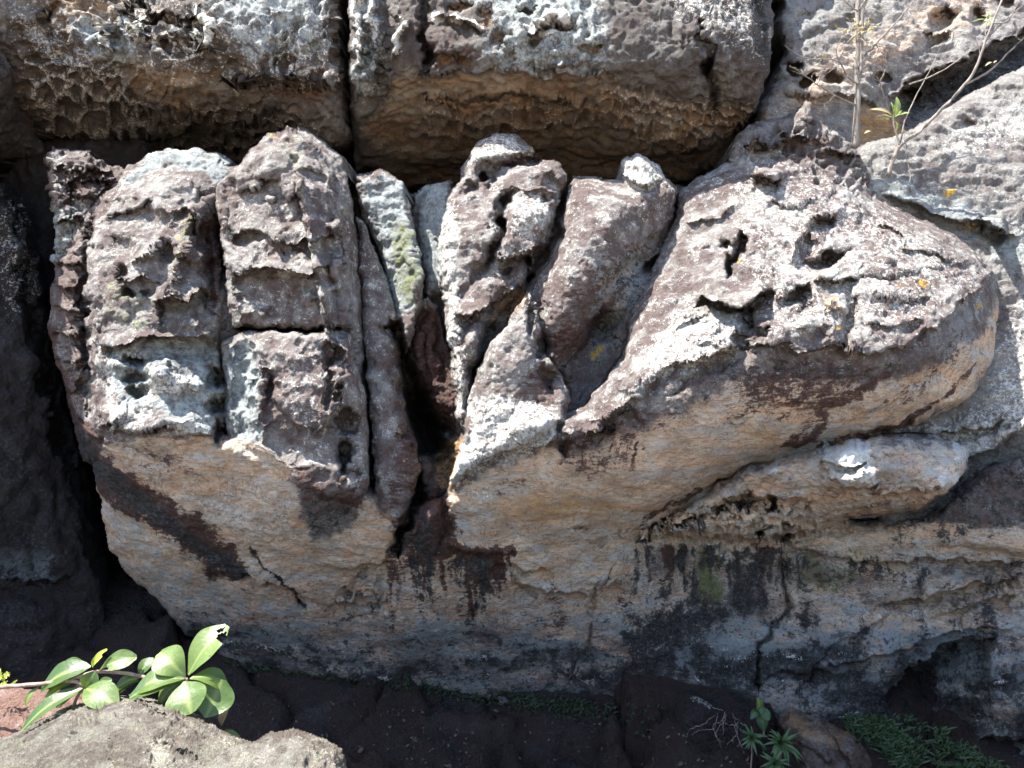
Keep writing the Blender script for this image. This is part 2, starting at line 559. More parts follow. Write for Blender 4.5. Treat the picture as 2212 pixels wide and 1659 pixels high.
def rock_material(name, flecks=0.0, sc=1.0, wet=0.0, patina=(0.150, 0.112, 0.103), grey=(0.33, 0.315, 0.295), speck=0.5, greyness=0.5,
                  tan=(0.61, 0.50, 0.385), tan2=(0.45, 0.345, 0.25), bump=1.0, pale=(0.62, 0.61, 0.565)):
    n = Nodes(name)
    v = n.coord()
    vt = n.coord((1.0, 1.0, 3.2), (0, R(12), 0))          # bedding drawn out along the layers
    big = n.noise(v, 2.6, 5, 0.6)
    mid = n.noise(v, 11 * sc ** 0.5, 6, 0.66)
    fin = n.noise(v, 46 * sc, 5, 0.72)
    grain = n.noise(v, 150 * sc, 3, 0.75)
    bed = n.noise(vt, 14, 6, 0.7, 0.6)
    veins = n.math('ABSOLUTE', n.math('SUBTRACT', n.noise(vt, 5.5, 5, 0.6, 1.3), 0.5))
    tanm, brown, palem, black = n.attr('coat_a')
    ochre, green, blue, yellow = n.attr('coat_b')
    # weathered skin: purple brown with grey crust and pale lichen flecks
    def spread(x, k):                                     # stretch a noise to the whole 0..1 range
        return n.math('MULTIPLY_ADD', x, k, 0.5 - 0.5 * k, clamp=True)
    gsel = spread(n.math('ADD', n.math('MULTIPLY', big, 0.4), n.math('ADD', n.math('MULTIPLY', mid, 0.4), n.math('MULTIPLY', fin, 0.2))), 3.0)
    c = n.mix(n.step(gsel, 0.80 - 0.6 * greyness, 1.18 - 0.6 * greyness), patina, grey)
    c = n.mix(n.step(fin, 0.42, 0.64), c, n.mix(0.6, c, tuple(x * 0.3 for x in patina)))
    c = n.mix(n.math('MULTIPLY', n.step(grain, 0.50, 0.66), 0.5), c, tuple(x * 0.3 for x in patina))
    c = n.mix(n.math('MULTIPLY', n.step(n.voro(v, 70), 0.27, 0.17), n.math('MULTIPLY', n.step(mid, 0.45, 0.6), flecks)), c, pale)
    fl = n.math('ADD', n.math('MULTIPLY', fin, 0.6), n.math('ADD', n.math('MULTIPLY', mid, 0.35), n.math('MULTIPLY', grain, 0.15)))
    c = n.mix(n.step(fl, 0.66 - 0.14 * speck, 0.72 - 0.12 * speck), c, pale)
    # fresh stone
    tc = n.mix(n.step(bed, 0.36, 0.64), tan2, tan)
    tc = n.mix(n.step(big, 0.5, 0.72), tc, tuple(min(1, x * 1.25 + 0.05) for x in tan))
    pk = spread(n.noise(vt, 3.2, 5, 0.62, 1.0), 2.4)
    tc = n.mix(n.math('MULTIPLY', n.step(pk, 0.50, 0.80), 0.75), tc, (tan[0] * 1.10, tan[1] * 0.86, tan[2] * 0.72))
    tc = n.mix(n.math('MULTIPLY', n.step(pk, 0.48, 0.20), 0.75), tc, (tan[1] * 0.98, tan[1] * 0.96, tan[1] * 0.92))
    veins2 = n.math('ABSOLUTE', n.math('SUBTRACT', n.noise(v, 3.1, 5, 0.62, 2.0), 0.5))
    tc = n.mix(n.math('MULTIPLY', n.step(veins2, 0.016, 0.0), 0.6), tc, (0.17, 0.09, 0.05))
    tc = n.mix(n.math('MULTIPLY', n.step(veins, 0.026, 0.0), 0.6), tc, (0.19, 0.11, 0.06))
    tc = n.mix(n.math('MULTIPLY', n.step(fin, 0.54, 0.70), 0.5), tc, (tan[0] * 0.40, tan[1] * 0.34, tan[2] * 0.30))
    tc = n.mix(n.math('MULTIPLY', n.step(grain, 0.52, 0.66), 0.35), tc, (tan[0] * 0.5, tan[1] * 0.45, tan[2] * 0.4))
    def lay(base, mask, colr, amp, w, tex):
        f = n.step(n.math('ADD', mask, n.math('MULTIPLY', n.math('SUBTRACT', tex, 0.5), amp)), 0.5 - w, 0.5 + w)
        return n.mix(n.math('MULTIPLY', f, n.step(mask, 0.03, 0.22)), base, colr)
    mf = spread(n.math('ADD', n.math('MULTIPLY', mid, 0.45), n.math('ADD', n.math('MULTIPLY', fin, 0.4), n.math('MULTIPLY', grain, 0.15))), 2.8)
    mb = spread(n.math('ADD', n.math('MULTIPLY', mid, 0.25), n.math('ADD', n.math('MULTIPLY', bed, 0.4), n.math('MULTIPLY', fin, 0.35))), 2.8)
    ff = spread(n.math('ADD', n.math('MULTIPLY', fin, 0.6), n.math('MULTIPLY', grain, 0.4)), 2.8)
    tc = n.mix(n.math('MULTIPLY', n.step(mid, 0.52, 0.7), 0.5), tc, (0.27, 0.235, 0.21))
    c = lay(c, tanm, tc, 1.0, 0.2, mb)
    c = lay(c, ochre, n.mix(n.step(bed, 0.35, 0.65), (0.33, 0.17, 0.07), (0.52, 0.32, 0.13)), 0.9, 0.4, mb)
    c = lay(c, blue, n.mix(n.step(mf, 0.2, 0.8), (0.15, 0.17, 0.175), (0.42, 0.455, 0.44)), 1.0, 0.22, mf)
    c = lay(c, green, n.mix(n.step(ff, 0.3, 0.8), (0.07, 0.085, 0.03), (0.24, 0.255, 0.11)), 1.2, 0.2, mf)
    c = lay(c, brown, n.mix(n.step(ff, 0.3, 0.9), (0.042, 0.022, 0.018), (0.15, 0.085, 0.066)), 1.25, 0.17, mb)
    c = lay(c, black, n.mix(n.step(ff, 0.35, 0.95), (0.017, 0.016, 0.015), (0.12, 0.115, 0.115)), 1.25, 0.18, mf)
    pf = n.math('ADD', n.math('MULTIPLY', ff, 0.65), n.math('MULTIPLY', mf, 0.35))
    c = lay(c, palem, n.mix(n.step(ff, 0.1, 0.8), tuple(x * 0.66 for x in pale), tuple(min(0.8, x * 1.15) for x in pale)), 1.35, 0.17, pf)
    c = lay(c, yellow, n.mix(n.step(ff, 0.2, 0.8), (0.42, 0.24, 0.03), (0.66, 0.42, 0.05)), 1.1, 0.12, ff)
    n.put(n.bsdf.inputs['Base Color'], c)
    n.put(n.bsdf.inputs['Roughness'], n.math('SUBTRACT', 0.86 - wet, n.math('MULTIPLY', brown, 0.3), clamp=True))
    n.bsdf.inputs['Specular IOR Level'].default_value = 0.25
    soft = n.math('SUBTRACT', 1.0, n.math('MULTIPLY', tanm, 0.40), clamp=True)
    h = n.math('ADD', n.math('MULTIPLY', mid, 1.0), n.math('MULTIPLY', fin, 0.8))
    h = n.math('ADD', h, n.math('MULTIPLY', grain, 0.38))
    h = n.math('ADD', n.math('MULTIPLY', h, soft), n.math('MULTIPLY', n.math('MULTIPLY', bed, tanm), 0.22))
    n.link(n.bump(h, 0.035 * bump), n.bsdf.inputs['Normal'])
    return n.mat

M_bould = rock_material('weathered_sandstone', flecks=0.8, greyness=0.80, speck=0.5)
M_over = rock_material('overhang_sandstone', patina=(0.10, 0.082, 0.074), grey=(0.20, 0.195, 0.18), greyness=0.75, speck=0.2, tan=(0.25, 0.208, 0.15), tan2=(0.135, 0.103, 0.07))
M_slab = rock_material('pale_sandstone', flecks=0.5, patina=(0.15, 0.125, 0.12), grey=(0.30, 0.29, 0.27), greyness=0.98, speck=0.36)
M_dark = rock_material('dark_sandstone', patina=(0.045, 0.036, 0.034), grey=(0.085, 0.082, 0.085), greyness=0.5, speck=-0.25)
M_front = rock_material('lichened_sandstone', sc=2.2, bump=1.7, flecks=0.8, patina=(0.24, 0.20, 0.165), grey=(0.46, 0.43, 0.365), greyness=0.85, speck=0.62, pale=(0.56, 0.54, 0.43))
M_pink = rock_material('pink_sandstone', sc=2.0, patina=(0.32, 0.19, 0.15), grey=(0.45, 0.33, 0.28), greyness=0.7, speck=0.2)

# ------------------------------------------------------------------ ground
def axis(a, b, step, far):
    x = list(np.arange(a, b + 1e-6, step))
    lo, hi, d = a, b, step
    while hi < far:
        d *= 1.6; lo -= d; hi += d
        x = [lo] + x + [hi]
    return np.array(x, f32)

gx = axis(-4.5, 4.5, 0.03, 400); gy = axis(1.0, 7.2, 0.03, 400)
GX, GY = np.meshgrid(gx, gy)
GZ = 0.02 - 0.05 * np.clip(GX, -3, 3)
fl = np.stack([GX.ravel(), GY.ravel(), np.zeros(GX.size, f32)], -1)
near = np.exp(-((np.clip(np.abs(GX) - 4.4, 0, None)) / 2) ** 2 - ((np.clip(np.abs(GY - 5.2) - 2.0, 0, None)) / 2) ** 2)
sl = fbm2(GX * 0.9 + 3, GY * 1.3, 61, 3)
f1, f2, idn = vor2(GX * 1.1 + 0.5 * fbm2(GX * 2, GY * 2, 66, 3), GY * 1.5 + 0.4 * GX + 0.4 * fbm2(GX * 2, GY * 2, 67, 3), 64)
slab_h = (idn - 0.5) * 0.26 - 0.09 * (1 - sstep(0.0, 0.12, f2 - f1))
GZ = GZ + (slab_h + 0.10 * sl + 0.05 * fbm2(GX * 6, GY * 6, 62, 4) + 0.030 * fbm2(GX * 18, GY * 18, 63, 3)) * near
GZ = GZ + 0.30 * sstep(1.7, 2.7, GX) * near
SHADE_BANK = 1.90 - 0.56 * GY - 0.12 * (GY > 3.2) * (GY - 3.2)  # unseen rise added to keep light off the foot of the wall
GZ = GZ + 0.10 - 0.62 * np.clip((5.55 - GY) / 0.85, -0.3, 1.0) - 0.05 * np.clip(4.6 - GY, 0, 3)
rough_ = 0.05 * fbm2(GX * 1.7, GY * 1.7, 71, 4)
GZ = np.where(GY < 4.6, np.maximum(GZ, np.minimum(SHADE_BANK, 0.85) + rough_), GZ)
def ground_z(x, y):
    i = np.clip(np.searchsorted(gy, y), 0, len(gy) - 1); j = np.clip(np.searchsorted(gx, x), 0, len(gx) - 1)
    return float(GZ[i, j])
gm = {k: np.zeros(GX.shape, f32) for k in MASKS}
gm['black'] = (0.42 + 0.5 * fbm2(GX * 1.6, GY * 2.4, 68, 3)) * near
gm['blue'] = 0.6 * sstep(0.25, 0.5, fbm2(GX * 2.2, GY * 2.2, 69, 4)) * near * 0.7
gm['tan'] = 0.8 * sstep(2.5, 1.9, GY)
P = np.stack([GX, GY, GZ], -1)[::-1]
A = {'coat_a': np.stack([gm[k] for k in MASKS[:4]], -1)[::-1], 'coat_b': np.stack([gm[k] for k in MASKS[4:]], -1)[::-1]}
me = grid_mesh('ground', P, np.ones((len(gy) - 1, len(gx) - 1), bool), A)
M_floor = rock_material('gully_floor', wet=0.50, bump=1.8, patina=(0.075, 0.052, 0.046), grey=(0.13, 0.11, 0.104), greyness=0.4, speck=-0.2)
me.materials.append(M_floor)
ground = bpy.data.objects.new('ground', me); col.objects.link(ground)
tag(ground, 'dark bedrock floor of the gully below the overhanging boulder', kind='structure')

# the shaded rear of the cliff, closing every gap between the blocks
cl = Rock((-2600, -2600, 4800, 1700), 24, 90, warp=20, warp_scale=200)
cl.lobe([(-2590, -2590), (4790, -2590), (4790, 1690), (-2590, 1690)], [(-2000, 600, 8.0), (4200, 600, 9.5), (1100, -2000, 10.5), (1100, 600, 8.2), (1100, 1500, 7.0)], r=10, h=0)
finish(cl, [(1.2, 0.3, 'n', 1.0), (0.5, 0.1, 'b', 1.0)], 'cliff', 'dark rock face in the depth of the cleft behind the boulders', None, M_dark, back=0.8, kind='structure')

# ------------------------------------------------------------------ left overhanging block
o = Rock((-420, -300, 760, 420), 2.6, 11, warp=8)
o.lobe([(-415, -295), (733, -295), (735, 100), (744, 240), (757, 290), (735, 320), (690, 345), (560, 385), (400, 400), (240, 375), (100, 360), (0, 340), (-415, 330)],
       [(0, -220, 5.9), (700, -220, 5.8), (0, 0, 5.45), (350, 0, 5.42), (700, 0, 5.35), (60, 90, 5.55), (350, 110, 5.40), (700, 150, 5.32),
        (700, 300, 5.8), (100, 210, 5.85), (350, 210, 5.68), (560, 210, 5.5), (60, 300, 6.7), (350, 330, 7.1), (600, 320, 6.7), (-260, 60, 4.7), (-400, 60, 4.2), (-300, 300, 5.2)],
       r=26, h=0.25, name='overhang')
o.lobe([(-415, 60), (-60, 40), (20, 110), (45, 190), (70, 260), (110, 345), (-415, 345)],
       [(-300, 80, 4.5), (20, 130, 5.6), (60, 300, 6.3), (-300, 320, 5.0), (0, 220, 5.75)], r=40, h=0.3, name='overhang')
o.comb([(20, 120), (120, 90), (210, 120), (290, 190), (330, 300), (300, 345), (80, 330), (60, 230)], 32, 0.11, 1.7, 28, 50, 1.0, 0.24, wall=0.5)
o.comb([(230, 220), (420, 210), (560, 230), (700, 250), (730, 300), (600, 340), (300, 345)], 26, 0.08, 1.8, 14, 50, 0.95, 0.26, 1, wall=0.34)
o.comb([(250, 20), (420, 10), (450, 80), (470, 120), (380, 150), (300, 100)], 36, 0.10, 1.0, 40, 30, 0.75, 0.2, 2, wall=0.6)
o.comb([(580, 70), (720, 50), (735, 180), (700, 200), (600, 170)], 28, 0.07, 0.8, 0, 25, 0.8, 0.2, 3, wall=0.5)
o.comb([(0, -280), (700, -280), (730, 130), (600, 190), (300, 200), (60, 140), (0, 60)], 44, 0.07, 0.8, 20, 60, 0.6, 0.3, 4, wall=0.3)
o.lip([(490, 165), (560, 168), (640, 160), (700, 178), (735, 200)], 0.22, 26, 0.05, 16)
o.lip([(310, 20), (370, 18), (420, 30), (450, 34)], 0.12, 26, 0.05, 10)
o.lip([(330, 78), (400, 84), (440, 96), (470, 130)], 0.08, 20, 0.05, 8)
for u, v, a in [(105, 25, 60), (284, 15, 80), (405, 65, 30)]:
    o.pit(u, v, 10, 22, 0.12, a)
for L in [[(340, 45), (385, 62), (440, 72)], [(415, 20), (450, 50), (452, 90), (430, 110)], [(225, 40), (228, 110)], [(283, 0), (292, 40), (290, 90)]]:
    o.groove(L, 7, -0.05)
    o.stroke('pale', L, 8, 0.95)
o.paint('tan', [(-420, -300), (760, -300), (760, 420), (-420, 420)], 0.38, 5)
o.paint('tan', [(180, 110), (300, 120), (480, 150), (560, 200), (540, 250), (420, 250), (300, 220)], 0.75, 60, 2.5)
o.paint('blue', [(120, 20), (260, 10), (300, 100), (250, 160), (180, 130)], 0.62, 30)
o.paint('blue', [(430, -40), (700, -60), (730, 100), (640, 140), (520, 140), (470, 80)], 0.60, 40)
o.paint('pale', [(0, 0), (120, 60), (220, 150), (180, 190), (60, 130)], 0.42, 40)
o.paint('ochre', [(270, 130), (420, 130), (460, 180), (380, 230), (290, 200)], 0.25, 40)
o.paint('ochre', [(40, -40), (240, -30), (260, 40), (120, 60)], 0.42, 40)
o.paint('brown', [(60, 250), (300, 280), (560, 290), (740, 240), (760, 360), (300, 420), (0, 360)], 0.36, 60)
o.paint('brown', [(500, 170), (650, 165), (720, 200), (700, 240), (560, 230)], 0.55, 25)
o.paint('ochre', [(600, 175), (690, 180), (700, 215), (640, 215)], 0.45, 20)
o.paint('black', [(-420, 40), (-20, 60), (40, 150), (100, 340), (-420, 360)], 0.52, 30)
OC = [(0.9, 0.13, 'n', 1.0), (0.40, 0.06, 'n', 1.0), (0.16, 0.030, 'b', 1.2), (0.07, 0.016, 'r', 1.0), (0.03, 0.008, 'n', 1.0), (0.014, 0.004, 'n', 1)]
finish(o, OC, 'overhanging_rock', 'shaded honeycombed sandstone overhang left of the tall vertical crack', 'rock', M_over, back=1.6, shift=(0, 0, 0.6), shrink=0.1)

# ------------------------------------------------------------------ right overhanging block
o = Rock((740, -300, 1720, 430), 2.6, 12, warp=8)
o.lobe([(756, -295), (1690, -295), (1668, -60), (1672, 40), (1668, 120), (1652, 200), (1640, 235), (1590, 300), (1560, 350), (1480, 400), (1400, 410), (1200, 415), (1000, 415), (860, 415), (770, 370), (757, 300), (750, 120)],
       [(800, -220, 5.8), (1250, -220, 5.9), (1620, -220, 6.1), (760, 0, 5.30), (1000, 0, 5.38), (1300, 0, 5.30), (1600, 0, 5.45), (820, 150, 5.25), (1000, 120, 5.2), (1300, 120, 5.12), (1560, 120, 5.12),
        (1640, 200, 5.5), (1300, 170, 5.2), (1050, 160, 5.25), (900, 220, 5.45), (800, 330, 6.1), (1100, 235, 5.62), (1350, 225, 5.42), (1480, 270, 5.7), (1200, 310, 6.35), (1000, 380, 6.9), (1400, 370, 6.6), (1550, 280, 5.9), (860, 390, 6.9)],
       r=24, h=0.25, name='overhang')
# flutes beside the crack
for L, d in [([(765, -250), (768, 0), (772, 120), (760, 260)], -0.06), ([(800, -250), (805, 0), (800, 60)], -0.07), ([(785, -200), (788, 60), (784, 150)], 0.05), ([(835, -250), (838, 40), (830, 160), (838, 230)], 0.06)]:
    o.groove(L, 9, d)
o.groove([(912, -290), (918, 0), (915, 90), (922, 140), (905, 160)], 11, 0.22)
o.pit(930, 128, 14, 10, 0.2, 30)
o.bump(868, 60, 10, 26, 0.14, 15); o.bump(848, 100, 10, 24, 0.10, 15); o.bump(788, 168, 12, 8, 0.08)
for L in [[(765, -280), (770, 0), (770, 130)], [(800, -280), (805, 0), (800, 90)], [(868, 40), (852, 110)]]:
    o.stroke('pale', L, 13, 0.8)
for u, v, ru, rv, d in [(1000, 14, 22, 12, 0.12), (1080, 92, 20, 26, 0.09), (1110, 118, 18, 14, 0.06), (1155, 88, 14, 14, 0.10), (1225, 60, 22, 14, 0.09), (1280, 110, 26, 14, 0.08), (960, 130, 16, 14, 0.10), (1000, 128, 16, 16, 0.10), (1140, 20, 18, 10, 0.12), (1048, 30, 12, 18, 0.08)]:
    o.pit(u, v, ru, rv, d, 0, 4)
    o.paint('ochre', [(u - ru, v - rv), (u + ru, v - rv), (u + ru, v + rv), (u - ru, v + rv)], 0.5, 8)
o.lip([(935, 30), (990, 40), (1030, 55), (1050, 68)], 0.10, 26, 0.07, 10)
o.lip([(1125, 62), (1170, 58), (1210, 50), (1240, 66)], 0.10, 22, 0.06, 10)
o.lip([(880, 165), (960, 155), (1020, 152), (1090, 152), (1180, 160), (1300, 160), (1330, 190)], 0.025, 34, 0.015, 20)
o.stroke('pale', [(932, 20), (945, 45), (985, 38), (1030, 55), (1050, 66)], 9, 0.9)
o.stroke('pale', [(1125, 58), (1170, 52), (1210, 45), (1235, 70), (1180, 80), (1150, 74)], 10, 0.9)
o.groove([(918, 205), (960, 216), (1005, 224), (1060, 205), (1100, 198), (1130, 206), (1165, 211)], 3.5, 0.09)
o.lip([(1005, 224), (1060, 205), (1100, 198), (1165, 211), (1260, 222)], 0.10, 24, 0.02, 10)
o.comb([(930, 225), (1010, 235), (1090, 225), (1280, 240), (1290, 290), (1220, 310), (1050, 300), (960, 320), (900, 300)], 29, 0.085, 1.35, 5, 30, 1.0, 0.26, wall=0.30)
o.comb([(1290, 205), (1330, 195), (1440, 210), (1560, 195), (1640, 230), (1600, 290), (1500, 340), (1420, 330), (1350, 290), (1300, 270)], 23, 0.065, 1.1, 10, 25, 1.0, 0.28, 2, wall=0.36)
o.comb([(1400, -40), (1668, -40), (1668, 200), (1520, 180), (1420, 60)], 17, 0.035, 1.0, 0, 40, 0.6, 0.25, 4)
o.comb([(930, -280), (1400, -280), (1400, 150), (950, 160)], 40, 0.05, 0.8, 0, 50, 0.5, 0.28, 6)
o.groove([(1500, 20), (1520, 100), (1535, 180), (1545, 260)], 10, 0.10)
o.pit(1532, 140, 12, 24, 0.25, 10)
o.groove([(1650, -290), (1660, -60), (1655, 60), (1660, 110)], 18, 0.16)
o.bump(1215, 138, 16, 8, 0.10, -20)
o.paint('tan', [(740, -300), (1720, -300), (1720, 430), (740, 430)], 0.22, 5)
o.paint('tan', [(850, 150), (960, 150), (1090, 145), (1300, 158), (1340, 190), (1400, 210), (1640, 230), (1590, 330), (1450, 420), (850, 430), (790, 300)], 0.78, 36, 2.5)
o.paint('ochre', [(880, 200), (1100, 205), (1320, 200), (1450, 230), (1500, 280), (1300, 330), (900, 320), (850, 270)], 0.06, 40)
o.paint('blue', [(960, -60), (1300, -60), (1330, 140), (1240, 165), (1100, 160), (1040, 130), (1060, 40), (960, 10)], 0.60, 30)
o.paint('blue', [(760, -280), (830, -280), (830, 130), (800, 220), (760, 200)], 0.62, 16)
o.paint('brown', [(920, 30), (1030, 50), (1060, 150), (930, 160), (860, 150), (850, 20)], 0.45, 20)
o.paint('brown', [(1300, 330), (1450, 400), (1560, 330), (1640, 240), (1560, 420), (900, 420), (760, 380), (900, 330)], 0.42, 40)
o.paint('black', [(1300, 20), (1400, 10), (1500, 90), (1540, 200), (1420, 170), (1330, 110)], 0.45, 30)
o.paint('brown', [(750, 260), (850, 280), (860, 420), (740, 420)], 0.34, 30)
o.stroke('black', [(1640, -280), (1655, -60), (1650, 80), (1655, 130)], 24, 0.6)
o.stroke('black', [(1520, 100), (1540, 200), (1545, 280)], 12, 0.6)
o.paint('pale', [(1400, -40), (1640, -60), (1650, 140), (1560, 90), (1450, 40)], 0.40, 40)
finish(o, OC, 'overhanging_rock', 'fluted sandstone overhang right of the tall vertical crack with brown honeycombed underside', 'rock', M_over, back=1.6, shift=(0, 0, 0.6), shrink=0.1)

# ------------------------------------------------------------------ upper right pale slab
o = Rock((1600, -300, 2640, 420), 2.6, 13, warp=6)
o.lobe([(1695, -295), (2630, -295), (2630, 250), (2212, 380), (1900, 415), (1630, 415), (1640, 235), (1668, 180), (1690, 110), (1672, 20), (1680, -60)],
       [(1700, 0, 6.25), (2200, 0, 6.9), (1700, 230, 5.75), (2100, 100, 6.35), (1850, 300, 5.9), (2000, 180, 6.3), (2212, 100, 6.6), (2212, -250, 8.0), (1700, -250, 7.0), (2550, 0, 7.0), (1750, 120, 5.95), (1900, 120, 6.1)], r=40, h=0.3, name='slab')
o.lip([(1915, 250), (1950, 185), (2000, 150), (2060, 140), (2110, 110), (2212, 60), (2400, -20)], 0.62, 95, 0.05, 20, taper=0.1)
o.lip([(1915, 215), (1960, 190), (1990, 200)], 0.2, 22, 0.04, 8)
for u, v, ru, rv, d, a in [(1682, 106, 13, 24, .22, 20), (1716, 150, 20, 13, .28, -15), (1746, 174, 17, 11, .32, -25), (1799, 166, 18, 14, .2, -35), (2036, 42, 28, 19, .24, -30), (2114, 38, 22, 18, .22, -40),
                           (2026, 85, 26, 9, .16, -25), (2010, 73, 10, 5, .1, -20), (1905, 170, 22, 14, .12, -30), (1670, 20, 16, 22, .25, 20), (2170, 8, 20, 12, .15, 0)]:
    o.pit(u, v, ru, rv, d, a, 4.5)
o.groove([(1700, 60), (1760, 30), (1820, -30)], 10, 0.06); o.groove([(1720, 90), (1790, 70), (1860, 30)], 8, 0.05)
o.lip([(1690, 200), (1760, 215), (1850, 200), (1900, 235)], 0.06, 40, 0.06, 30)
o.paint('blue', [(1690, -60), (1860, -60), (1800, 60), (1720, 120), (1690, 60)], 0.46, 30)
o.paint('black', [(1930, 225), (1985, 160), (2050, 150), (2120, 115), (2400, 10), (2400, 230), (2212, 170), (2050, 230), (1960, 280)], 0.66, 18)  # shade of the recessed underside band painted in black
o.paint('brown', [(1990, 210), (2080, 190), (2140, 170), (2100, 220), (2020, 250)], 0.6, 14)
o.paint('tan', [(1760, 110), (1980, 0), (2180, -60), (2150, 60), (2000, 110), (1850, 200), (1760, 280), (1660, 260)], 0.50, 40)
o.paint('ochre', [(1840, 235), (1960, 240), (1960, 300), (1860, 330)], 0.62, 20)
o.paint('yellow', [(1755, 122), (1790, 110), (1795, 116), (1765, 130)], 0.5, 8)
o.paint('black', [(1690, -60), (1900, -60), (1860, 60), (1760, 110), (1690, 120)], 0.36, 30)
SLB = [(0.5, 0.05, 'n', 1.0), (0.2, 0.035, 'b', 1.6), (0.08, 0.018, 'n', 1.6), (0.035, 0.010, 'r', 1.3), (0.016, 0.004, 'n', 1)]
finish(o, SLB, 'rock_slab', 'pale leaning slab with a row of round hollows behind the thin grey sapling', 'rock', M_slab, back=1.2)

# ------------------------------------------------------------------ right sloping slab
o = Rock((1800, 0, 2640, 1300), 2.6, 14, warp=5)
o.lobe([(1840, 330), (1870, 308), (1950, 288), (2020, 248), (2100, 198), (2150, 172), (2212, 142), (2500, 20), (2630, -20), (2630, 1290), (2300, 1290), (2100, 1200), (1900, 1150), (1840, 900)],
       [(1900, 320, 5.6), (2212, 160, 6.2), (2212, 400, 5.55), (2000, 420, 5.5), (2212, 700, 5.1), (2150, 800, 5.05), (2120, 950, 4.95), (2212, 930, 4.82), (2050, 1050, 5.0), (2212, 1090, 4.9), (2212, 1200, 5.0), (1900, 1000, 5.15), (2500, 700, 5.0), (2500, 300, 5.7)], r=30, h=0.25, name='slab')
o.lip([(2020, 1050), (2090, 985), (2150, 960), (2212, 920), (2400, 840)], 0.16, 90, 0.06, 24, taper=0.08)
o.lip([(1985, 940), (2060, 930), (2130, 925), (2170, 890)], 0.08, 40, 0.05, 20)
o.bump(2148, 176, 10, 12, 0.10)
o.pit(2090, 268, 22, 10, .08, -10); o.pit(2130, 480, 30, 12, .12, -30)
o.lip([(1900, 420), (1980, 440), (2040, 470), (2110, 480), (2212, 520)], 0.1, 40, 0.08, 16)
o.lip([(2120, 480), (2150, 490), (2175, 500)], 0.2, 30, 0.12, 16)
o.bump(2140, 490, 26, 16, .16)
o.paint('blue', [(1840, 380), (1960, 380), (2100, 440), (2212, 500), (2400, 520), (2400, 640), (2150, 560), (2000, 480), (1880, 450)], 0.6, 24)
o.paint('pale', [(1990, 300), (2140, 230), (2212, 200), (2500, 120), (2500, 240), (2160, 330), (2060, 380)], 0.38, 40)
o.paint('black', [(1950, 1080), (2060, 1020), (2212, 990), (2500, 940), (2500, 1260), (1950, 1200)], 0.47, 24)
o.paint('green', [(1980, 970), (2060, 960), (2080, 1010), (2000, 1020)], 0.5, 24)
o.paint('pale', [(2050, 930), (2140, 900), (2212, 860), (2400, 800), (2400, 900), (2212, 930), (2120, 980), (2060, 1000)], 0.5, 14)
o.paint('pale', [(1820, 930), (2100, 880), (2212, 600), (2500, 560), (2500, 860), (2100, 980), (1900, 980)], 0.42, 30)
for u, v in [(2052, 411), (1905, 640), (2045, 420)]:
    o.paint('yellow', [(u - 7, v - 5), (u + 7, v - 5), (u + 6, v + 5), (u - 6, v + 5)], 0.8, 5)
o.paint('black', [(1900, 380), (2060, 440), (2212, 500), (2400, 520), (2400, 620), (2160, 560), (2000, 470)], 0.36, 24)
o.paint('black', [(2140, 540), (2400, 540), (2400, 900), (2180, 860), (2170, 700)], 0.33, 24)
o.paint('yellow', [(2060, 470), (2100, 480), (2110, 500), (2070, 495)], 0.42, 8)
finish(o, SLB, 'rock_slab', 'broad sloping pale slab at the right edge, streaked by a twig shadow', 'rock', M_slab, back=1.2)

# ------------------------------------------------------------------ shaded wall at left
o = Rock((-420, 290, 480, 1620), 3.0, 15, warp=9)
o.lobe([(-415, 380), (0, 396), (22, 404), (80, 520), (100, 620), (112, 760), (150, 900), (182, 1000), (222, 1180), (250, 1280), (330, 1340), (400, 1385), (450, 1430), (470, 1560), (470, 1615), (-415, 1615)],
       [(0, 420, 5.5), (90, 640, 5.6), (0, 800, 5.3), (150, 950, 5.6), (60, 1000, 5.25), (0, 1200, 5.1), (200, 1200, 5.5), (240, 1320, 5.6), (100, 1400, 5.2), (420, 1430, 5.8), (300, 1600, 5.7), (-100, 1600, 5.2), (-300, 800, 4.9), (-300, 1300, 4.8)], r=60, h=0.5, name='wall')
o.lobe([(-415, 300), (320, 300), (330, 620), (260, 1000), (-415, 1000)], [(0, 400, 6.6), (200, 600, 6.3), (100, 900, 6.2)], r=30, h=.2, name='wall')
o.groove([(20, 404), (60, 620), (100, 780), (120, 900), (150, 1040)], 14, 0.2)
o.groove([(240, 1270), (250, 1400), (280, 1500)], 12, 0.2)
o.lip([(-100, 1240), (60, 1260), (160, 1240)], 0.1, 60, 0.06, 30)
o.paint('black', [(40, 420), (120, 700), (190, 1000), (260, 1280), (460, 1420), (470, 1620), (60, 1620), (200, 1200), (100, 900), (40, 600)], 0.55, 30)
o.paint('black', [(-420, 900), (40, 940), (150, 1150), (150, 1620), (-420, 1620)], 0.46, 40)
o.paint('blue', [(-60, 1180), (120, 1190), (140, 1260), (-60, 1280)], 0.5, 24)
o.bump(36, 540, 16, 26, 0.15, 20); o.paint('pale', [(22, 500), (46, 520), (56, 570), (30, 570)], 0.5, 8)
o.paint('pale', [(-20, 420), (60, 440), (90, 640), (10, 700)], 0.34, 30)
DRK = [(0.5, 0.06, 'n', 1.0), (0.2, 0.045, 'b', 0.8), (0.08, 0.02, 'n', 0.8), (0.035, 0.010, 'r', 1.0)]
finish(o, DRK, 'rock_wall', 'dark shaded rock wall at the left edge beside the cleft', 'rock', M_dark, back=0.8, shift=(-0.5, 0, 0), shrink=0.1)

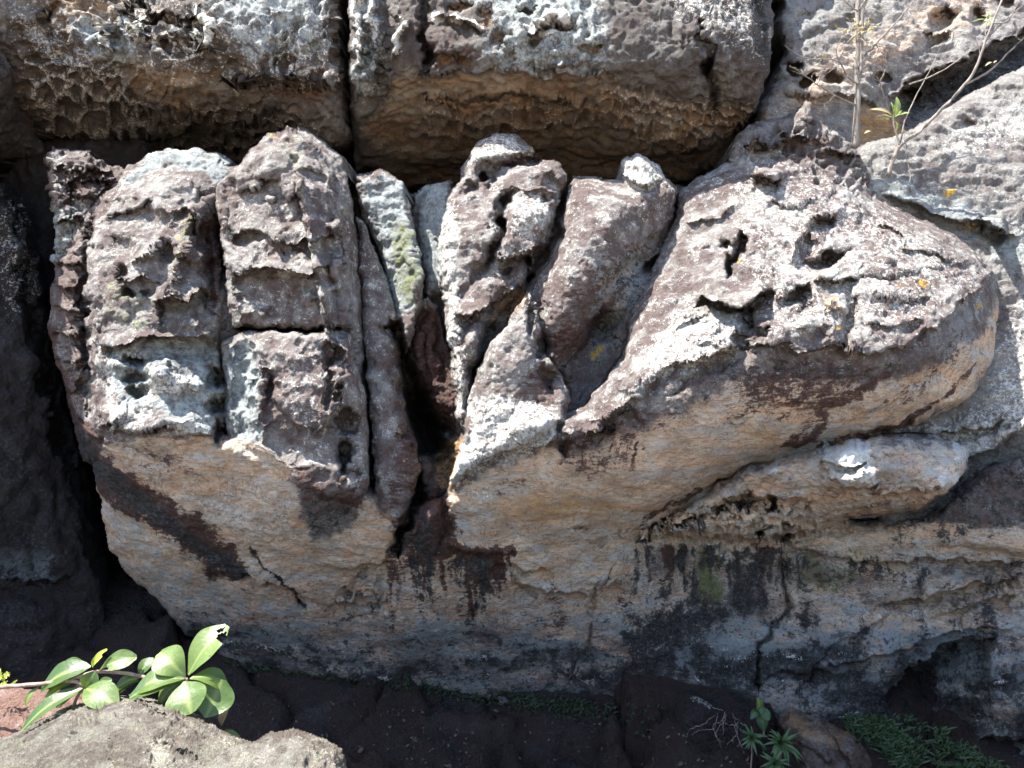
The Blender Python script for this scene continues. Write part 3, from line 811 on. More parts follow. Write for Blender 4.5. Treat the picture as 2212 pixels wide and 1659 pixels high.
# ------------------------------------------------------------------ flaky block in the cleft
o = Rock((60, 290, 330, 600), 2.6, 16, warp=9, warp_scale=22)
o.lobe([(94, 336), (110, 318), (150, 322), (185, 322), (215, 340), (250, 362), (300, 350), (310, 400), (250, 440), (210, 470), (180, 520), (150, 570), (120, 580), (118, 480), (104, 420), (98, 380)],
       [(100, 340, 5.35), (250, 380, 5.35), (150, 560, 5.15), (200, 430, 5.2)], r=30, h=0.25, name='block')
for q in ([(110, 360), (170, 372), (250, 366)], [(120, 392), (190, 384), (260, 392)], [(160, 430), (200, 420), (240, 410)], [(120, 480), (150, 470), (180, 480)]):
    o.lip(q, 0.10, 18, 0.07, 8)
o.groove([(155, 390), (150, 430), (165, 470)], 12, 0.12)
o.paint('blue', [(110, 440), (180, 440), (160, 580), (110, 580)], 0.6, 14)
o.paint('brown', [(150, 340), (300, 350), (290, 420), (170, 440)], 0.45, 14)
finish(o, [(0.2, 0.05, 'b', 3.0), (0.09, 0.03, 'r', 2.5), (0.04, 0.012, 'n', 2)], 'flaky_rock', 'small flaky layered rock wedged in the cleft under the left overhang', 'rock', M_bould, back=0.4, shrink=0.4)

# ------------------------------------------------------------------ the split boulder
o = Rock((60, 190, 2560, 1760), 2.2, 21, warp=6, warp_scale=38)
UND = [(160, 900), (175, 940), (200, 1000), (212, 1080), (236, 1190), (290, 1255), (335, 1290), (395, 1370), (450, 1410), (470, 1560), (470, 1750), (2550, 1750), (2550, 1130), (2212, 1140), (1980, 1130), (1700, 1120), (1540, 1040), (1640, 960), (1500, 860), (1300, 930), (1160, 990), (1060, 1030), (985, 1060), (945, 1075), (905, 1085), (860, 1095), (800, 1050), (700, 1020), (620, 985), (560, 950), (430, 925), (300, 925), (220, 925)]
und = o.lobe(UND, [(180, 930, 4.45), (250, 960, 4.36), (500, 960, 4.30), (700, 1050, 4.34), (800, 1050, 4.36), (300, 1060, 4.56), (230, 1150, 4.95), (400, 1150, 4.66), (600, 1250, 4.88), (850, 1180, 4.66), (900, 1320, 5.0), (1000, 1130, 4.56), (1060, 1000, 4.42), (1300, 1180, 4.85),
     (1200, 1050, 4.45), (1400, 1020, 4.5), (330, 1270, 5.15), (450, 1390, 5.45), (800, 1430, 5.42), (1100, 1300, 5.0), (1250, 1480, 5.42), (1640, 1530, 5.25), (1450, 1300, 5.22), (1500, 1190, 5.25), (1700, 1240, 5.22), (1900, 1250, 5.05), (1900, 1450, 5.05), (2212, 1200, 4.72), (2212, 1400, 4.66), (2100, 1560, 5.0), (2212, 1640, 4.75),
     (450, 1600, 5.6), (800, 1600, 5.55), (1640, 1700, 5.35), (2212, 1750, 4.9), (2500, 1300, 4.3), (2500, 1700, 4.6), (1500, 1000, 4.6)], r=50, h=0.35, name='underside')

# backing inside the cracks
back_ = o.lobe([(100, 700), (180, 470), (260, 380), (480, 350), (760, 380), (900, 420), (1000, 420), (1400, 400), (1500, 400), (1500, 1000), (1000, 1150), (700, 1100), (180, 1000)],
       [(200, 600, 5.3), (480, 500, 5.25), (600, 420, 5.5), (900, 420, 5.6), (930, 700, 5.25), (930, 1000, 4.95), (1400, 450, 5.45), (1300, 700, 5.0), (300, 900, 4.8), (600, 900, 4.8), (1150, 900, 4.70), (1110, 680, 4.78), (1190, 540, 4.92), (1310, 690, 4.86), (470, 640, 4.86), (474, 450, 5.05)], r=50, h=0.3, name='cleft_wall')
# rear shoulder of the first block, blue in the shade
sh1 = o.lobe([(250, 400), (268, 368), (300, 345), (335, 326), (420, 316), (470, 330), (503, 345), (500, 420), (470, 470), (400, 450), (300, 460)], [(300, 400, 5.15), (450, 340, 5.3), (480, 440, 5.15)], r=30, h=0.2, name='block')
# first block
b1 = o.lobe([(108, 640), (122, 560), (150, 505), (196, 432), (246, 402), (300, 372), (350, 352), (405, 346), (440, 372), (462, 425), (470, 500), (478, 560), (486, 640), (480, 720), (474, 760), (494, 850), (486, 930), (500, 965), (420, 985), (300, 985), (215, 975), (168, 925), (150, 860), (118, 780), (106, 710)],
       [(250, 420, 5.0), (400, 380, 5.02), (140, 560, 4.98), (120, 700, 4.85), (170, 880, 4.6), (200, 600, 4.68), (330, 520, 4.68), (440, 520, 4.82), (300, 650, 4.52), (430, 650, 4.60), (250, 800, 4.40), (450, 800, 4.46), (250, 940, 4.30), (440, 950, 4.28)], r=58, h=0.30, name='block')
o.groove([(205, 450), (186, 540), (176, 640), (182, 740), (186, 840), (190, 900)], 9, 0.16)
for v, a in [(560, .1), (610, .07), (660, .10), (715, .08), (770, .09), (830, .08)]:
    o.lip([(110, v), (145, v + 14), (176, v + 6)], a, 20, 0.08, 14, taper=0.2)
o.comb([(115, 560), (190, 480), (190, 880), (150, 850), (108, 700)], 20, 0.06, 0.8, 0, 12, 0.6, 0.3, 9)
# rough lips and hollows of the first block
o.crag([(190, 420), (470, 400), (490, 700), (430, 730), (210, 730)], 110, 0.10, 3)
o.lip([(250, 605), (300, 595), (340, 612)], 0.08, 30, 0.05, 10)
o.lip([(236, 478), (280, 452), (330, 442)], 0.06, 34, 0.04, 16)
o.groove([(345, 660), (372, 600), (392, 540), (408, 470), (412, 440)], 14, -0.11)
o.lip([(400, 440), (420, 470), (428, 520)], 0.14, 30, 0.03, 10)
o.groove([(438, 470), (448, 560), (452, 640), (456, 690)], 15, 0.20)
o.pit(280, 633, 15, 11, 0.16); o.pit(318, 634, 10, 9, 0.12); o.pit(262, 590, 16, 12, .10)
o.pit(355, 540, 16, 20, 0.10, -20); o.pit(262, 532, 22, 16, 0.08)
o.bump(360, 645, 40, 20, 0.10); o.bump(432, 628, 24, 16, 0.16)
o.lip([(328, 654), (360, 642), (400, 645), (425, 628), (447, 622)], 0.18, 46, 0.05, 8, taper=0.08)
o.bump(405, 695, 30, 22, 0.10)
o.lip([(215, 745), (270, 742), (300, 730), (360, 728), (430, 730), (470, 735)], 0.16, 60, 0.06, 14, taper=0.08)
o.pit(300, 782, 30, 12, 0.20, 0, 4); o.pit(298, 816, 30, 12, 0.18, 0, 4); o.pit(302, 846, 26, 12, 0.14, 0, 4)
o.pit(466, 816, 18, 22, 0.24); o.pit(468, 880, 22, 16, 0.24, -20); o.pit(474, 934, 12, 20, 0.24)
o.bump(350, 800, 22, 22, .12); o.bump(400, 830, 34, 16, .12); o.bump(250, 890, 30, 24, .10); o.bump(260, 785, 30, 16, .10)
o.bump(395, 910, 26, 12, .10); o.bump(245, 915, 14, 10, .10)
o.lip([(210, 905), (250, 930), (300, 940), (350, 925), (420, 935), (470, 950)], 0.05, 50, 0.04, 24, taper=0.1)

# second, peaked block: shaded side face, then the broad front face
sd2 = o.lobe([(640, 268), (690, 292), (745, 340), (752, 395), (768, 470), (780, 560), (790, 700), (806, 900), (806, 1040), (740, 1050), (700, 700), (640, 400)], [(640, 280, 5.12), (745, 350, 5.25), (780, 700, 4.92), (735, 700, 4.55), (735, 420, 4.85), (770, 470, 5.15), (800, 1000, 4.62), (750, 1000, 4.36)], r=14, h=0.15, name='block')
b2 = o.lobe([(608, 280), (622, 268), (650, 282), (690, 325), (722, 372), (730, 430), (736, 520), (742, 600), (748, 660), (753, 712), (640, 714), (560, 712), (505, 706), (496, 680), (490, 620), (484, 560), (478, 500), (467, 440), (465, 405), (500, 372), (535, 330), (570, 292)],
       [(620, 285, 4.92), (500, 400, 4.84), (720, 400, 4.80), (600, 450, 4.68), (490, 600, 4.68), (740, 600, 4.58), (620, 600, 4.56), (620, 700, 4.52), (505, 700, 4.60), (750, 700, 4.52)], r=14, h=0.12, name='block')
o.crag([(480, 400), (620, 290), (740, 420), (750, 700), (500, 700)], 135, 0.13, 4)
o.lip([(500, 505), (560, 498), (585, 520), (640, 522), (690, 512), (738, 505)], 0.09, 44, 0.06, 26, taper=0.06)
o.lip([(492, 590), (540, 575), (600, 582), (660, 590), (715, 570)], 0.12, 100, 0.08, 34, taper=0.06)
o.bump(680, 640, 30, 12, .10, 15); o.bump(715, 625, 22, 10, .10, 20)
o.groove([(600, 285), (620, 330), (660, 365), (700, 400)], 20, 0.04)
# lower half of the second block
b2b = o.lobe([(476, 742), (505, 722), (545, 712), (620, 715), (700, 716), (758, 718), (766, 780), (790, 850), (800, 960), (797, 1050), (770, 1090), (700, 1080), (640, 1050), (560, 985), (500, 965), (486, 900), (484, 800)],
       [(480, 750, 4.55), (620, 730, 4.42), (750, 730, 4.42), (500, 900, 4.42), (560, 800, 4.40), (620, 850, 4.30), (740, 850, 4.33), (780, 960, 4.34), (700, 1040, 4.26), (560, 960, 4.30), (790, 850, 4.46)], r=20, h=0.14, name='block')
o.groove([(505, 709), (560, 710), (640, 711), (712, 710), (750, 704)], 5, 0.20, taper=0.08)
o.groove([(552, 765), (556, 830), (562, 890), (566, 960)], 14, -0.06)
o.pit(522, 840, 26, 80, 0.10); o.pit(520, 930, 30, 24, .08)
o.pit(582, 842, 9, 26, 0.12, 5)
o.groove([(716, 735), (728, 765), (706, 800), (712, 840), (702, 880)], 8, 0.10)
o.lip([(690, 745), (730, 752), (752, 780), (745, 800)], .10, 30, .06, 8)
o.bump(740, 768, 14, 22, .08); o.bump(640, 770, 40, 30, .06); o.bump(700, 900, 20, 30, .06)
for u, v, ru, rv, d in [(737, 836, 12, 9, .10), (731, 862, 12, 10, .12), (742, 908, 24, 24, .16), (748, 972, 15, 20, .26), (746, 998, 14, 12, .26), (746, 1020, 9, 12, .22), (772, 1022, 12, 9, .06)]:
    o.pit(u, v, ru, rv, d, 0, 4)
o.groove([(786, 760), (796, 880), (800, 1000), (804, 1060)], 6, 0.14, raw=True)

# thin fins inside the crack
fn0 = o.lobe([(890, 420), (930, 396), (978, 388), (985, 470), (965, 560), (955, 640), (930, 640), (912, 600), (905, 520)], [(900, 430, 5.5), (975, 400, 5.35), (930, 630, 5.2)], r=14, h=0.1, name='fin')
fn1 = o.lobe([(762, 378), (800, 372), (822, 362), (850, 378), (872, 400), (888, 440), (898, 500), (908, 570), (918, 625), (905, 680), (890, 740), (872, 780), (852, 690), (848, 640), (815, 540), (782, 460)], [(770, 390, 5.25), (870, 400, 5.25), (800, 480, 5.22), (900, 560, 5.02), (910, 630, 4.92), (870, 760, 4.9), (850, 600, 5.1)], r=22, h=0.14, name='fin')
o.pit(766, 388, 6, 8, .15)
o.bump(900, 600, 10, 50, .08, -8)
fn2 = o.lobe([(772, 470), (790, 478), (806, 540), (836, 600), (850, 650), (862, 720), (868, 800), (880, 880), (900, 960), (906, 1010), (900, 1060), (880, 1110), (850, 1130), (815, 1100), (806, 1000), (800, 900), (786, 720), (776, 560)], [(780, 490, 5.1), (840, 640, 4.98), (790, 720, 4.80), (860, 760, 4.75), (870, 860, 4.62), (810, 900, 4.50), (900, 1000, 4.48), (850, 1110, 4.45), (815, 1060, 4.42)], r=22, h=0.13, name='fin')
fn3 = o.lobe([(905, 650), (925, 640), (945, 660), (965, 740), (985, 820), (990, 880), (982, 930), (960, 920), (900, 830), (895, 740)], [(915, 660, 5.0), (950, 680, 5.0), (985, 880, 4.85), (900, 800, 4.98), (940, 900, 4.92)], r=16, h=0.1, name='fin')
for L in [[(918, 650), (915, 720), (925, 800), (940, 880)], [(940, 680), (948, 760), (962, 840)]]:
    o.groove(L, 7, 0.07)
o.bump(930, 640, 8, 26, .12, -12)
o.groove([(840, 690, 1), (862, 740, 1), (876, 800, 1.3), (895, 870, 1.6), (915, 930, 1.6), (930, 990, 1.2)], 14, 0.5, taper=0.05)
o.pit(935, 935, 42, 40, 0.55, 30, 3); o.pit(915, 880, 26, 40, .4, -20, 3); o.pit(948, 975, 24, 26, .4, 0, 3)

# middle finger with its knob
f1k = o.lobe([(998, 358), (1012, 330), (1034, 304), (1060, 291), (1092, 287), (1120, 294), (1145, 310), (1166, 338), (1150, 420), (1060, 470), (985, 470), (983, 420)], [(1010, 350, 5.12), (1090, 290, 5.25), (1160, 340, 5.15), (1060, 420, 4.98)], r=34, h=0.2, name='finger')
f1 = o.lobe([(985, 398), (1000, 384), (1040, 395), (1100, 372), (1160, 346), (1200, 342), (1216, 356), (1226, 378), (1216, 410), (1200, 450), (1196, 510), (1172, 545), (1150, 575), (1140, 612), (1100, 655), (1076, 690), (1052, 705), (1044, 760), (1020, 800), (1016, 870), (1004, 940), (985, 900), (975, 800), (968, 720), (958, 660), (950, 620), (942, 560), (958, 480), (972, 430)],
       [(1000, 400, 5.0), (1200, 360, 5.05), (960, 560, 4.86), (1060, 520, 4.68), (1180, 480, 4.78), (1000, 680, 4.62), (1110, 600, 4.68), (1060, 680, 4.60), (1010, 850, 4.55), (985, 900, 4.55), (960, 640, 4.82)], r=32, h=0.2, name='finger')
o.groove([(1056, 392), (1070, 372), (1100, 356), (1140, 346), (1168, 342)], 15, 0.22, taper=0.08)
o.pit(1042, 378, 9, 9, .3, 0, 4); o.pit(1048, 358, 13, 11, .10, 0, 4); o.pit(1013, 406, 20, 13, .16, -20, 4); o.pit(1060, 400, 9, 8, .1)
o.bump(1090, 318, 34, 10, -0.03)
o.groove([(1128, 410), (1098, 420), (1080, 446), (1086, 480), (1078, 510), (1060, 560), (1034, 600)], 10, 0.16)
o.pit(1084, 486, 9, 15, .3); o.pit(1082, 436, 12, 18, .2, 10)
o.bump(1140, 452, 44, 40, .10, -20)
o.lip([(1120, 412), (1160, 402), (1186, 420), (1193, 445)], .0, 20, .06, 8)
o.lip([(1070, 560), (1110, 545), (1150, 548), (1178, 520)], .14, 40, .05, 12)
o.groove([(1176, 380), (1196, 400), (1186, 440)], 14, .12)
o.pit(1060, 545, 16, 26, .14, 30); o.pit(1032, 590, 10, 18, .10, 20); o.pit(1095, 585, 10, 10, .12)
o.lip([(985, 675), (1020, 682), (1050, 660), (1090, 640), (1120, 610)], .16, 50, .05, 14)
o.bump(1022, 735, 12, 34, .10, 5)
o.groove([(968, 560), (978, 660), (985, 760), (998, 860)], 12, -0.05)

# big finger and its buttress
f2 = o.lobe([(1236, 378), (1290, 382), (1338, 388), (1342, 352), (1356, 336), (1376, 332), (1402, 345), (1424, 352), (1438, 388), (1462, 414), (1456, 460), (1442, 505), (1405, 555), (1362, 600), (1318, 650), (1290, 690), (1268, 740), (1222, 792), (1180, 790), (1160, 740), (1148, 690), (1142, 640), (1160, 596), (1192, 540), (1208, 470), (1218, 420)],
       [(1250, 390, 5.05), (1440, 400, 5.0), (1380, 340, 5.12), (1220, 480, 4.80), (1180, 600, 4.60), (1300, 480, 4.72), (1250, 600, 4.52), (1350, 560, 4.82), (1430, 500, 5.0), (1300, 670, 4.78), (1200, 700, 4.50), (1240, 770, 4.68), (1165, 680, 4.56)], r=64, h=0.34, name='finger')
o.bump(1378, 350, 30, 20, .12)
o.lip([(1340, 376), (1380, 392), (1430, 394)], .06, 26, .06, 12)
o.groove([(1228, 392), (1210, 440), (1200, 500), (1168, 560), (1150, 590)], 12, 0.24)
o.pit(1138, 560, 12, 14, .4, 30, 3); o.pit(1142, 600, 10, 16, .4, 10, 3)
o.pit(1090, 655, 24, 26, .12, -40)
ft = o.lobe([(1142, 618), (1160, 640), (1170, 700), (1176, 760), (1205, 800), (1230, 850), (1225, 915), (1150, 955), (1070, 985), (1005, 1030), (980, 1046), (972, 1030), (996, 960), (1010, 900), (1014, 850), (1030, 796), (1062, 742), (1098, 692), (1124, 650)], [(1140, 630, 4.58), (1030, 810, 4.46), (1160, 720, 4.44), (1100, 780, 4.36), (1050, 900, 4.34), (1200, 880, 4.36), (1190, 800, 4.46), (1100, 960, 4.30), (990, 1035, 4.36), (1210, 920, 4.32)], r=24, h=0.16, name='finger')
o.pit(1168, 748, 15, 20, .30, 20, 3); o.pit(1150, 690, 8, 40, .12, 0); o.pit(1185, 820, 16, 34, .14, -20)
o.bump(1196, 778, 16, 14, .22); o.bump(1226, 806, 12, 10, .10)

# wide gap between the big finger and the limb
o.pit(1330, 690, 60, 26, .10, -50); o.pit(1408, 568, 20, 10, .3, -40, 3); o.pit(1300, 700, 36, 26, .14, -40)

# limb
lb = o.lobe([(1462, 414), (1500, 386), (1545, 362), (1572, 345), (1580, 312), (1600, 284), (1625, 264), (1660, 256), (1700, 252), (1724, 232), (1745, 214), (1762, 232), (1772, 262), (1800, 278), (1840, 306), (1862, 340), (1884, 372), (1900, 420), (1940, 448), (1990, 470), (2040, 492), (2085, 522), (2120, 552), (2148, 600), (2162, 650), (2156, 706), (2146, 776), (2124, 826), (2090, 866), (2040, 894), (1990, 914), (1930, 934), (1880, 950), (1820, 962), (1760, 974), (1700, 988), (1640, 1002), (1550, 1040), (1500, 1070), (1450, 1098), (1400, 1124), (1350, 1140), (1250, 1160), (1130, 1170), (1000, 1150), (960, 1100), (972, 1040), (1010, 1000), (1080, 965), (1150, 930), (1200, 905), (1260, 880), (1300, 830), (1340, 775), (1362, 700), (1380, 640), (1410, 580), (1440, 510), (1458, 460)],
       [(1500, 410, 5.2), (1600, 300, 5.35), (1745, 230, 5.5), (1880, 400, 5.35), (2100, 560, 5.05), (1450, 550, 4.90), (1600, 500, 4.78), (1800, 480, 4.88), (1980, 560, 4.80), (1400, 700, 4.58), (1550, 680, 4.36), (1700, 640, 4.36), (1900, 650, 4.42), (2080, 680, 4.62), (2150, 680, 4.9),
        (1350, 850, 4.28), (1500, 800, 4.14), (1700, 760, 4.14), (1900, 750, 4.26), (2060, 750, 4.52), (1250, 920, 4.30), (1050, 1000, 4.36), (1000, 1060, 4.42), (1300, 1000, 4.32), (1500, 920, 4.24), (1700, 880, 4.28), (1900, 860, 4.40), (2050, 830, 4.65), (1640, 990, 4.60), (1880, 940, 4.68), (1450, 1090, 4.65), (1200, 1120, 4.58), (1000, 1140, 4.60), (1300, 1140, 4.72)], r=46, h=0.30, name='limb', k=0.10)
# crusted crest
o.comb([(1580, 330), (1620, 262), (1700, 252), (1745, 212), (1775, 262), (1850, 306), (1886, 372), (1900, 420), (1800, 400), (1700, 330), (1640, 350)], 20, 0.10, 1.2, 20, 20, 0.8, 0.3, 11)
for u, v, ru, rv, hh in [(1745, 240, 22, 26, .16), (1800, 300, 36, 16, .14), (1855, 345, 24, 18, .16), (1640, 300, 30, 18, .10), (1700, 275, 30, 14, .10), (1664, 376, 30, 12, .14), (1880, 365, 14, 22, .10)]:
    o.bump(u, v, ru, rv, hh)
o.lip([(1625, 300), (1670, 318), (1720, 292), (1765, 300)], .12, 26, .06, 10)
o.lip([(1780, 320), (1830, 336), (1875, 330)], .14, 26, .06, 10)
o.lip([(1625, 376), (1665, 386), (1690, 396)], .14, 26, .08, 10)
o.crag([(1480, 420), (1700, 330), (1900, 440), (2120, 580), (1960, 720), (1600, 730), (1440, 800), (1420, 620)], 130, 0.05, 5)
o.crag([(985, 420), (1200, 360), (1180, 500), (1060, 680), (970, 640)], 80, 0.05, 6)
o.crag([(500, 730), (740, 720), (790, 900), (700, 1040), (560, 950)], 90, 0.08, 7)
o.pit(1574, 528, 16, 12, .14); o.groove([(1600, 492), (1602, 520), (1592, 545), (1578, 575), (1568, 600)], 7, .22, taper=.2)
o.groove([(1590, 486), (1588, 520), (1576, 555)], 9, -.06)
o.pit(1776, 484, 24, 12, .16, -10); o.pit(1742, 528, 20, 30, .14, -10); o.pit(1785, 563, 44, 17, .30, -18, 3.5)
o.bump(1728, 520, 12, 26, .14, 20); o.bump(1765, 470, 26, 8, .10, -10)
o.lip([(1512, 632), (1550, 652), (1590, 660), (1640, 640), (1660, 622)], .26, 34, .16, 20, taper=.12)
o.pit(1590, 668, 40, 10, .15, 8)
o.bump(1520, 712, 74, 46, .14, -14)
o.lip([(1440, 722), (1490, 680), (1550, 672), (1602, 682), (1606, 720)], .0, 20, .05, 14)
o.pit(1622, 690, 10, 26, .18, -20); o.pit(1606, 740, 16, 22, .16, 0)
o.lip([(1604, 668), (1620, 702), (1660, 716)], .14, 26, .05, 8)
o.pit(1720, 642, 34, 22, .16, -30); o.lip([(1680, 650), (1715, 625), (1748, 606)], .12, 30, .05, 8)
o.pit(1836, 690, 14, 50, .14, 5)
o.bump(1798, 656, 18, 16, .10); o.bump(1740, 700, 22, 16, .10); o.bump(1800, 700, 18, 30, .09)
o.lip([(1760, 610), (1800, 602), (1850, 606)], .10, 20, .06, 8)
for q in ([(1840, 590), (1900, 600), (1960, 590)], [(1880, 640), (1950, 650), (2010, 640)], [(1860, 700), (1930, 705), (2000, 690)], [(1930, 530), (2000, 545), (2060, 560)], [(1480, 480), (1540, 470), (1590, 450)], [(1650, 440), (1700, 450), (1750, 440)], [(1900, 480), (1940, 500), (1960, 530)]):
    o.lip(q, .035, 34, .03, 16)
# the break from lit face to underside
o.lip([(1372, 872), (1400, 820), (1440, 788), (1500, 776), (1580, 752), (1640, 742), (1684, 736), (1735, 764), (1780, 752), (1824, 748), (1880, 764), (1966, 738), (2036, 692), (2107, 628), (2145, 592)], .03, 90, .07, 50, taper=.04)
o.lip([(978, 1046), (1040, 1006), (1100, 980), (1150, 962), (1205, 950), (1262, 962), (1300, 935), (1368, 880)], .05, 70, .05, 26, taper=.04)
o.bump(1150, 920, 44, 20, .12, -20); o.bump(1000, 1010, 16, 44, .10, 40); o.bump(1230, 930, 40, 24, .08)
o.groove([(1205, 905), (1210, 950), (1222, 985)], 8, .12)
o.groove([(1380, 800), (1370, 850), (1340, 880), (1300, 900), (1270, 950)], 10, -.05)
o.lip([(1270, 950), (1300, 910), (1360, 870)], .08, 30, .05, 10)
o.lip([(1500, 1075), (1600, 1015), (1700, 985), (1850, 955), (2000, 900), (2100, 830)], 0.0, 20, .05, 8)
o.groove([(2120, 640), (2070, 700), (2000, 760), (1920, 820)], 22, -.04)
o.groove([(1440, 860), (1520, 800), (1640, 760)], 10, .05)

# red hollow and ribs below the crack
o.pit(960, 1000, 36, 26, .12, -50); o.groove([(1010, 880), (1000, 960), (975, 1040)], 12, -.07)
o.groove([(906, 1020, 1), (905, 1070, 1), (885, 1120, 1), (862, 1165, 1.2), (850, 1205, .8)], 9, .30, taper=.08)
o.groove([(925, 1040), (935, 1100), (925, 1160), (945, 1200)], 16, -.10)
o.groove([(880, 1160), (895, 1110), (908, 1080)], 10, -.08)
o.groove([(960, 1060), (965, 1120), (950, 1180)], 10, .08)

# honeycombed ledge under the limb
lg = o.lobe([(1330, 1150), (1400, 1128), (1480, 1090), (1540, 1050), (1600, 1015), (1650, 1000), (1720, 975), (1860, 945), (2000, 935), (2090, 960), (2094, 1010), (2062, 1050), (2040, 1070), (1985, 1108), (1900, 1118), (1845, 1122), (1790, 1140), (1752, 1160), (1700, 1164), (1640, 1180), (1580, 1172), (1520, 1168), (1440, 1172), (1380, 1166)],
       [(1340, 1155, 4.86), (1500, 1100, 4.76), (1650, 1010, 4.50), (1800, 955, 4.52), (2080, 955, 4.66), (1700, 1070, 4.52), (1820, 985, 4.30), (1850, 1040, 4.20), (2040, 1055, 4.36), (1600, 1160, 4.90), (1750, 1150, 4.80), (1450, 1165, 4.92), (1980, 1105, 4.62), (1850, 1115, 4.66)], r=30, h=0.42, name='ledge')
o.comb([(1340, 1150), (1470, 1120), (1540, 1085), (1640, 1075), (1720, 1090), (1790, 1120), (1760, 1160), (1640, 1185), (1450, 1175)], 16, 0.09, 1.6, -8, 22, 0.95, 0.24, 12, wall=0.4)
for u, v, ru, rv, d, a in [(1582, 1095, 20, 12, .24, -10), (1615, 1088, 22, 16, .26, 0), (1670, 1092, 13, 16, .28, 0), (1560, 1100, 16, 8, .2, 0), (1645, 1150, 12, 8, .25, -15), (1690, 1160, 14, 10, .22, 0), (1700, 1138, 7, 5, .2, 0),
                           (1490, 1130, 34, 6, .2, -8), (1420, 1140, 26, 6, .2, -8), (1250, 1142, 18, 5, .08, -10), (1290, 1176, 22, 10, .08, 0), (1390, 1165, 16, 6, .16, 0)]:
    o.pit(u, v, ru, rv, d, a, 4)
o.lip([(1555, 1080), (1620, 1068), (1700, 1076), (1760, 1090)], .06, 26, .05, 8)
o.lip([(1880, 1075), (1960, 1062), (2040, 1048)], .10, 26, .03, 8); o.lip([(1840, 1090), (1880, 1096), (1920, 1090)], .08, 14, .02, 6)
# pale broken block resting in the notch of the ledge
o.bump(1820, 985, 46, 26, .16, -6); o.bump(1852, 1032, 48, 18, .22, -8); o.bump(1668, 1010, 18, 18, .08)
o.lip([(1775, 1000), (1830, 1010), (1880, 1000)], .10, 18, .05, 8); o.lip([(1810, 1046), (1850, 1056), (1900, 1040)], .16, 20, .06, 8)
# folds on the wall to the right below the ledge
lw = o.lobe([(1690, 1168), (1760, 1158), (1850, 1124), (1985, 1110), (2060, 1060), (2120, 1010), (2212, 985), (2550, 900), (2550, 1200), (2212, 1218), (2080, 1200), (1980, 1208), (1900, 1218), (1800, 1210), (1740, 1196)],
       [(1700, 1175, 5.15), (1850, 1150, 5.05), (2000, 1120, 4.9), (2212, 1000, 4.62), (2212, 1200, 4.62), (1900, 1210, 5.0), (2500, 950, 4.2), (2500, 1190, 4.2), (1780, 1205, 5.08)], r=36, h=0.5, name='ledge')
o.lip([(1700, 1176), (1780, 1200), (1900, 1216), (2000, 1208), (2212, 1215)], .10, 50, .03, 16, taper=.05)
o.lip([(1900, 1300), (2000, 1290), (2100, 1262), (2212, 1246)], .07, 40, .05, 20); o.lip([(2000, 1340), (2120, 1300), (2212, 1280)], .04, 40, .04, 20)
o.lip([(1640, 1460), (1800, 1440), (1960, 1400), (2070, 1360), (2160, 1356), (2212, 1350)], .05, 70, .05, 24)
o.lip([(1900, 1520), (1960, 1450), (2030, 1400), (2080, 1375), (2150, 1380)], .30, 120, .02, 20, taper=.08)
o.bump(2150, 1500, 90, 110, .30, 0); o.pit(2190, 1470, 40, 70, .10, 20); o.pit(1970, 1500, 40, 50, .2, -30)
o.lip([(2080, 1600), (2150, 1590), (2212, 1600)], .10, 40, .06, 20)
# soft folds across the shaded base
o.lip([(420, 1225), (520, 1240), (640, 1280), (700, 1310)], .06, 60, .05, 30)
o.lip([(700, 1310), (790, 1290), (850, 1300)], .07, 40, .03, 16)
o.lip([(1080, 1250), (1180, 1278), (1290, 1278), (1350, 1240)], .07, 60, .05, 30); o.lip([(1060, 1210), (1140, 1230), (1200, 1226)], .05, 40, .04, 20)
o.lip([(690, 1215), (760, 1225), (840, 1205)], .04, 30, .03, 12); o.lip([(960, 1180), (1060, 1200), (1140, 1190)], .05, 40, .04, 20)
o.comb([(690, 1270), (800, 1280), (850, 1330), (760, 1350)], 18, .05, 2.0, 5, 16, .7, .25, 13)
o.bump(640, 1100, 90, 60, .06, 30); o.pit(600, 1140, 60, 30, .03, 30)
o.groove([(560, 1010), (600, 1060), (650, 1120), (640, 1180)], 12, .015)
for L, wd, dp in [([(838, 1212), (800, 1222), (770, 1250), (755, 1285), (742, 1310)], 4, .05), ([(832, 1212), (826, 1260), (812, 1310)], 5, .05), ([(1330, 1210), (1315, 1250), (1280, 1280), (1272, 1330), (1284, 1340)], 3.5, .05), ([(1284, 1340), (1262, 1400), (1240, 1440), (1230, 1490)], 3.5, .05),
                  ([(1684, 1185), (1688, 1230), (1704, 1310), (1700, 1340), (1668, 1354), (1660, 1378), (1640, 1390), (1638, 1440), (1634, 1515)], 4.5, .10), ([(1110, 1250), (1130, 1275), (1160, 1290)], 4, .05), ([(1930, 1320), (1900, 1350), (1820, 1390), (1760, 1440), (1720, 1500)], 4, .03),
                  ([(540, 1180), (560, 1220), (600, 1250), (640, 1290), (660, 1310)], 4, .05), ([(1040, 1290), (1016, 1320), (1000, 1350)], 3, .04), ([(1510, 1080), (1440, 1120), (1400, 1150)], 4, .05)]:
    o.groove(L, wd, dp, taper=0.1)

# ---- colours of the boulder
o.smooth(UND, 0.5)
o.paint('tan', UND, 0.95, 14)
ALL = [(60, 190), (2560, 190), (2560, 1760), (60, 1760)]
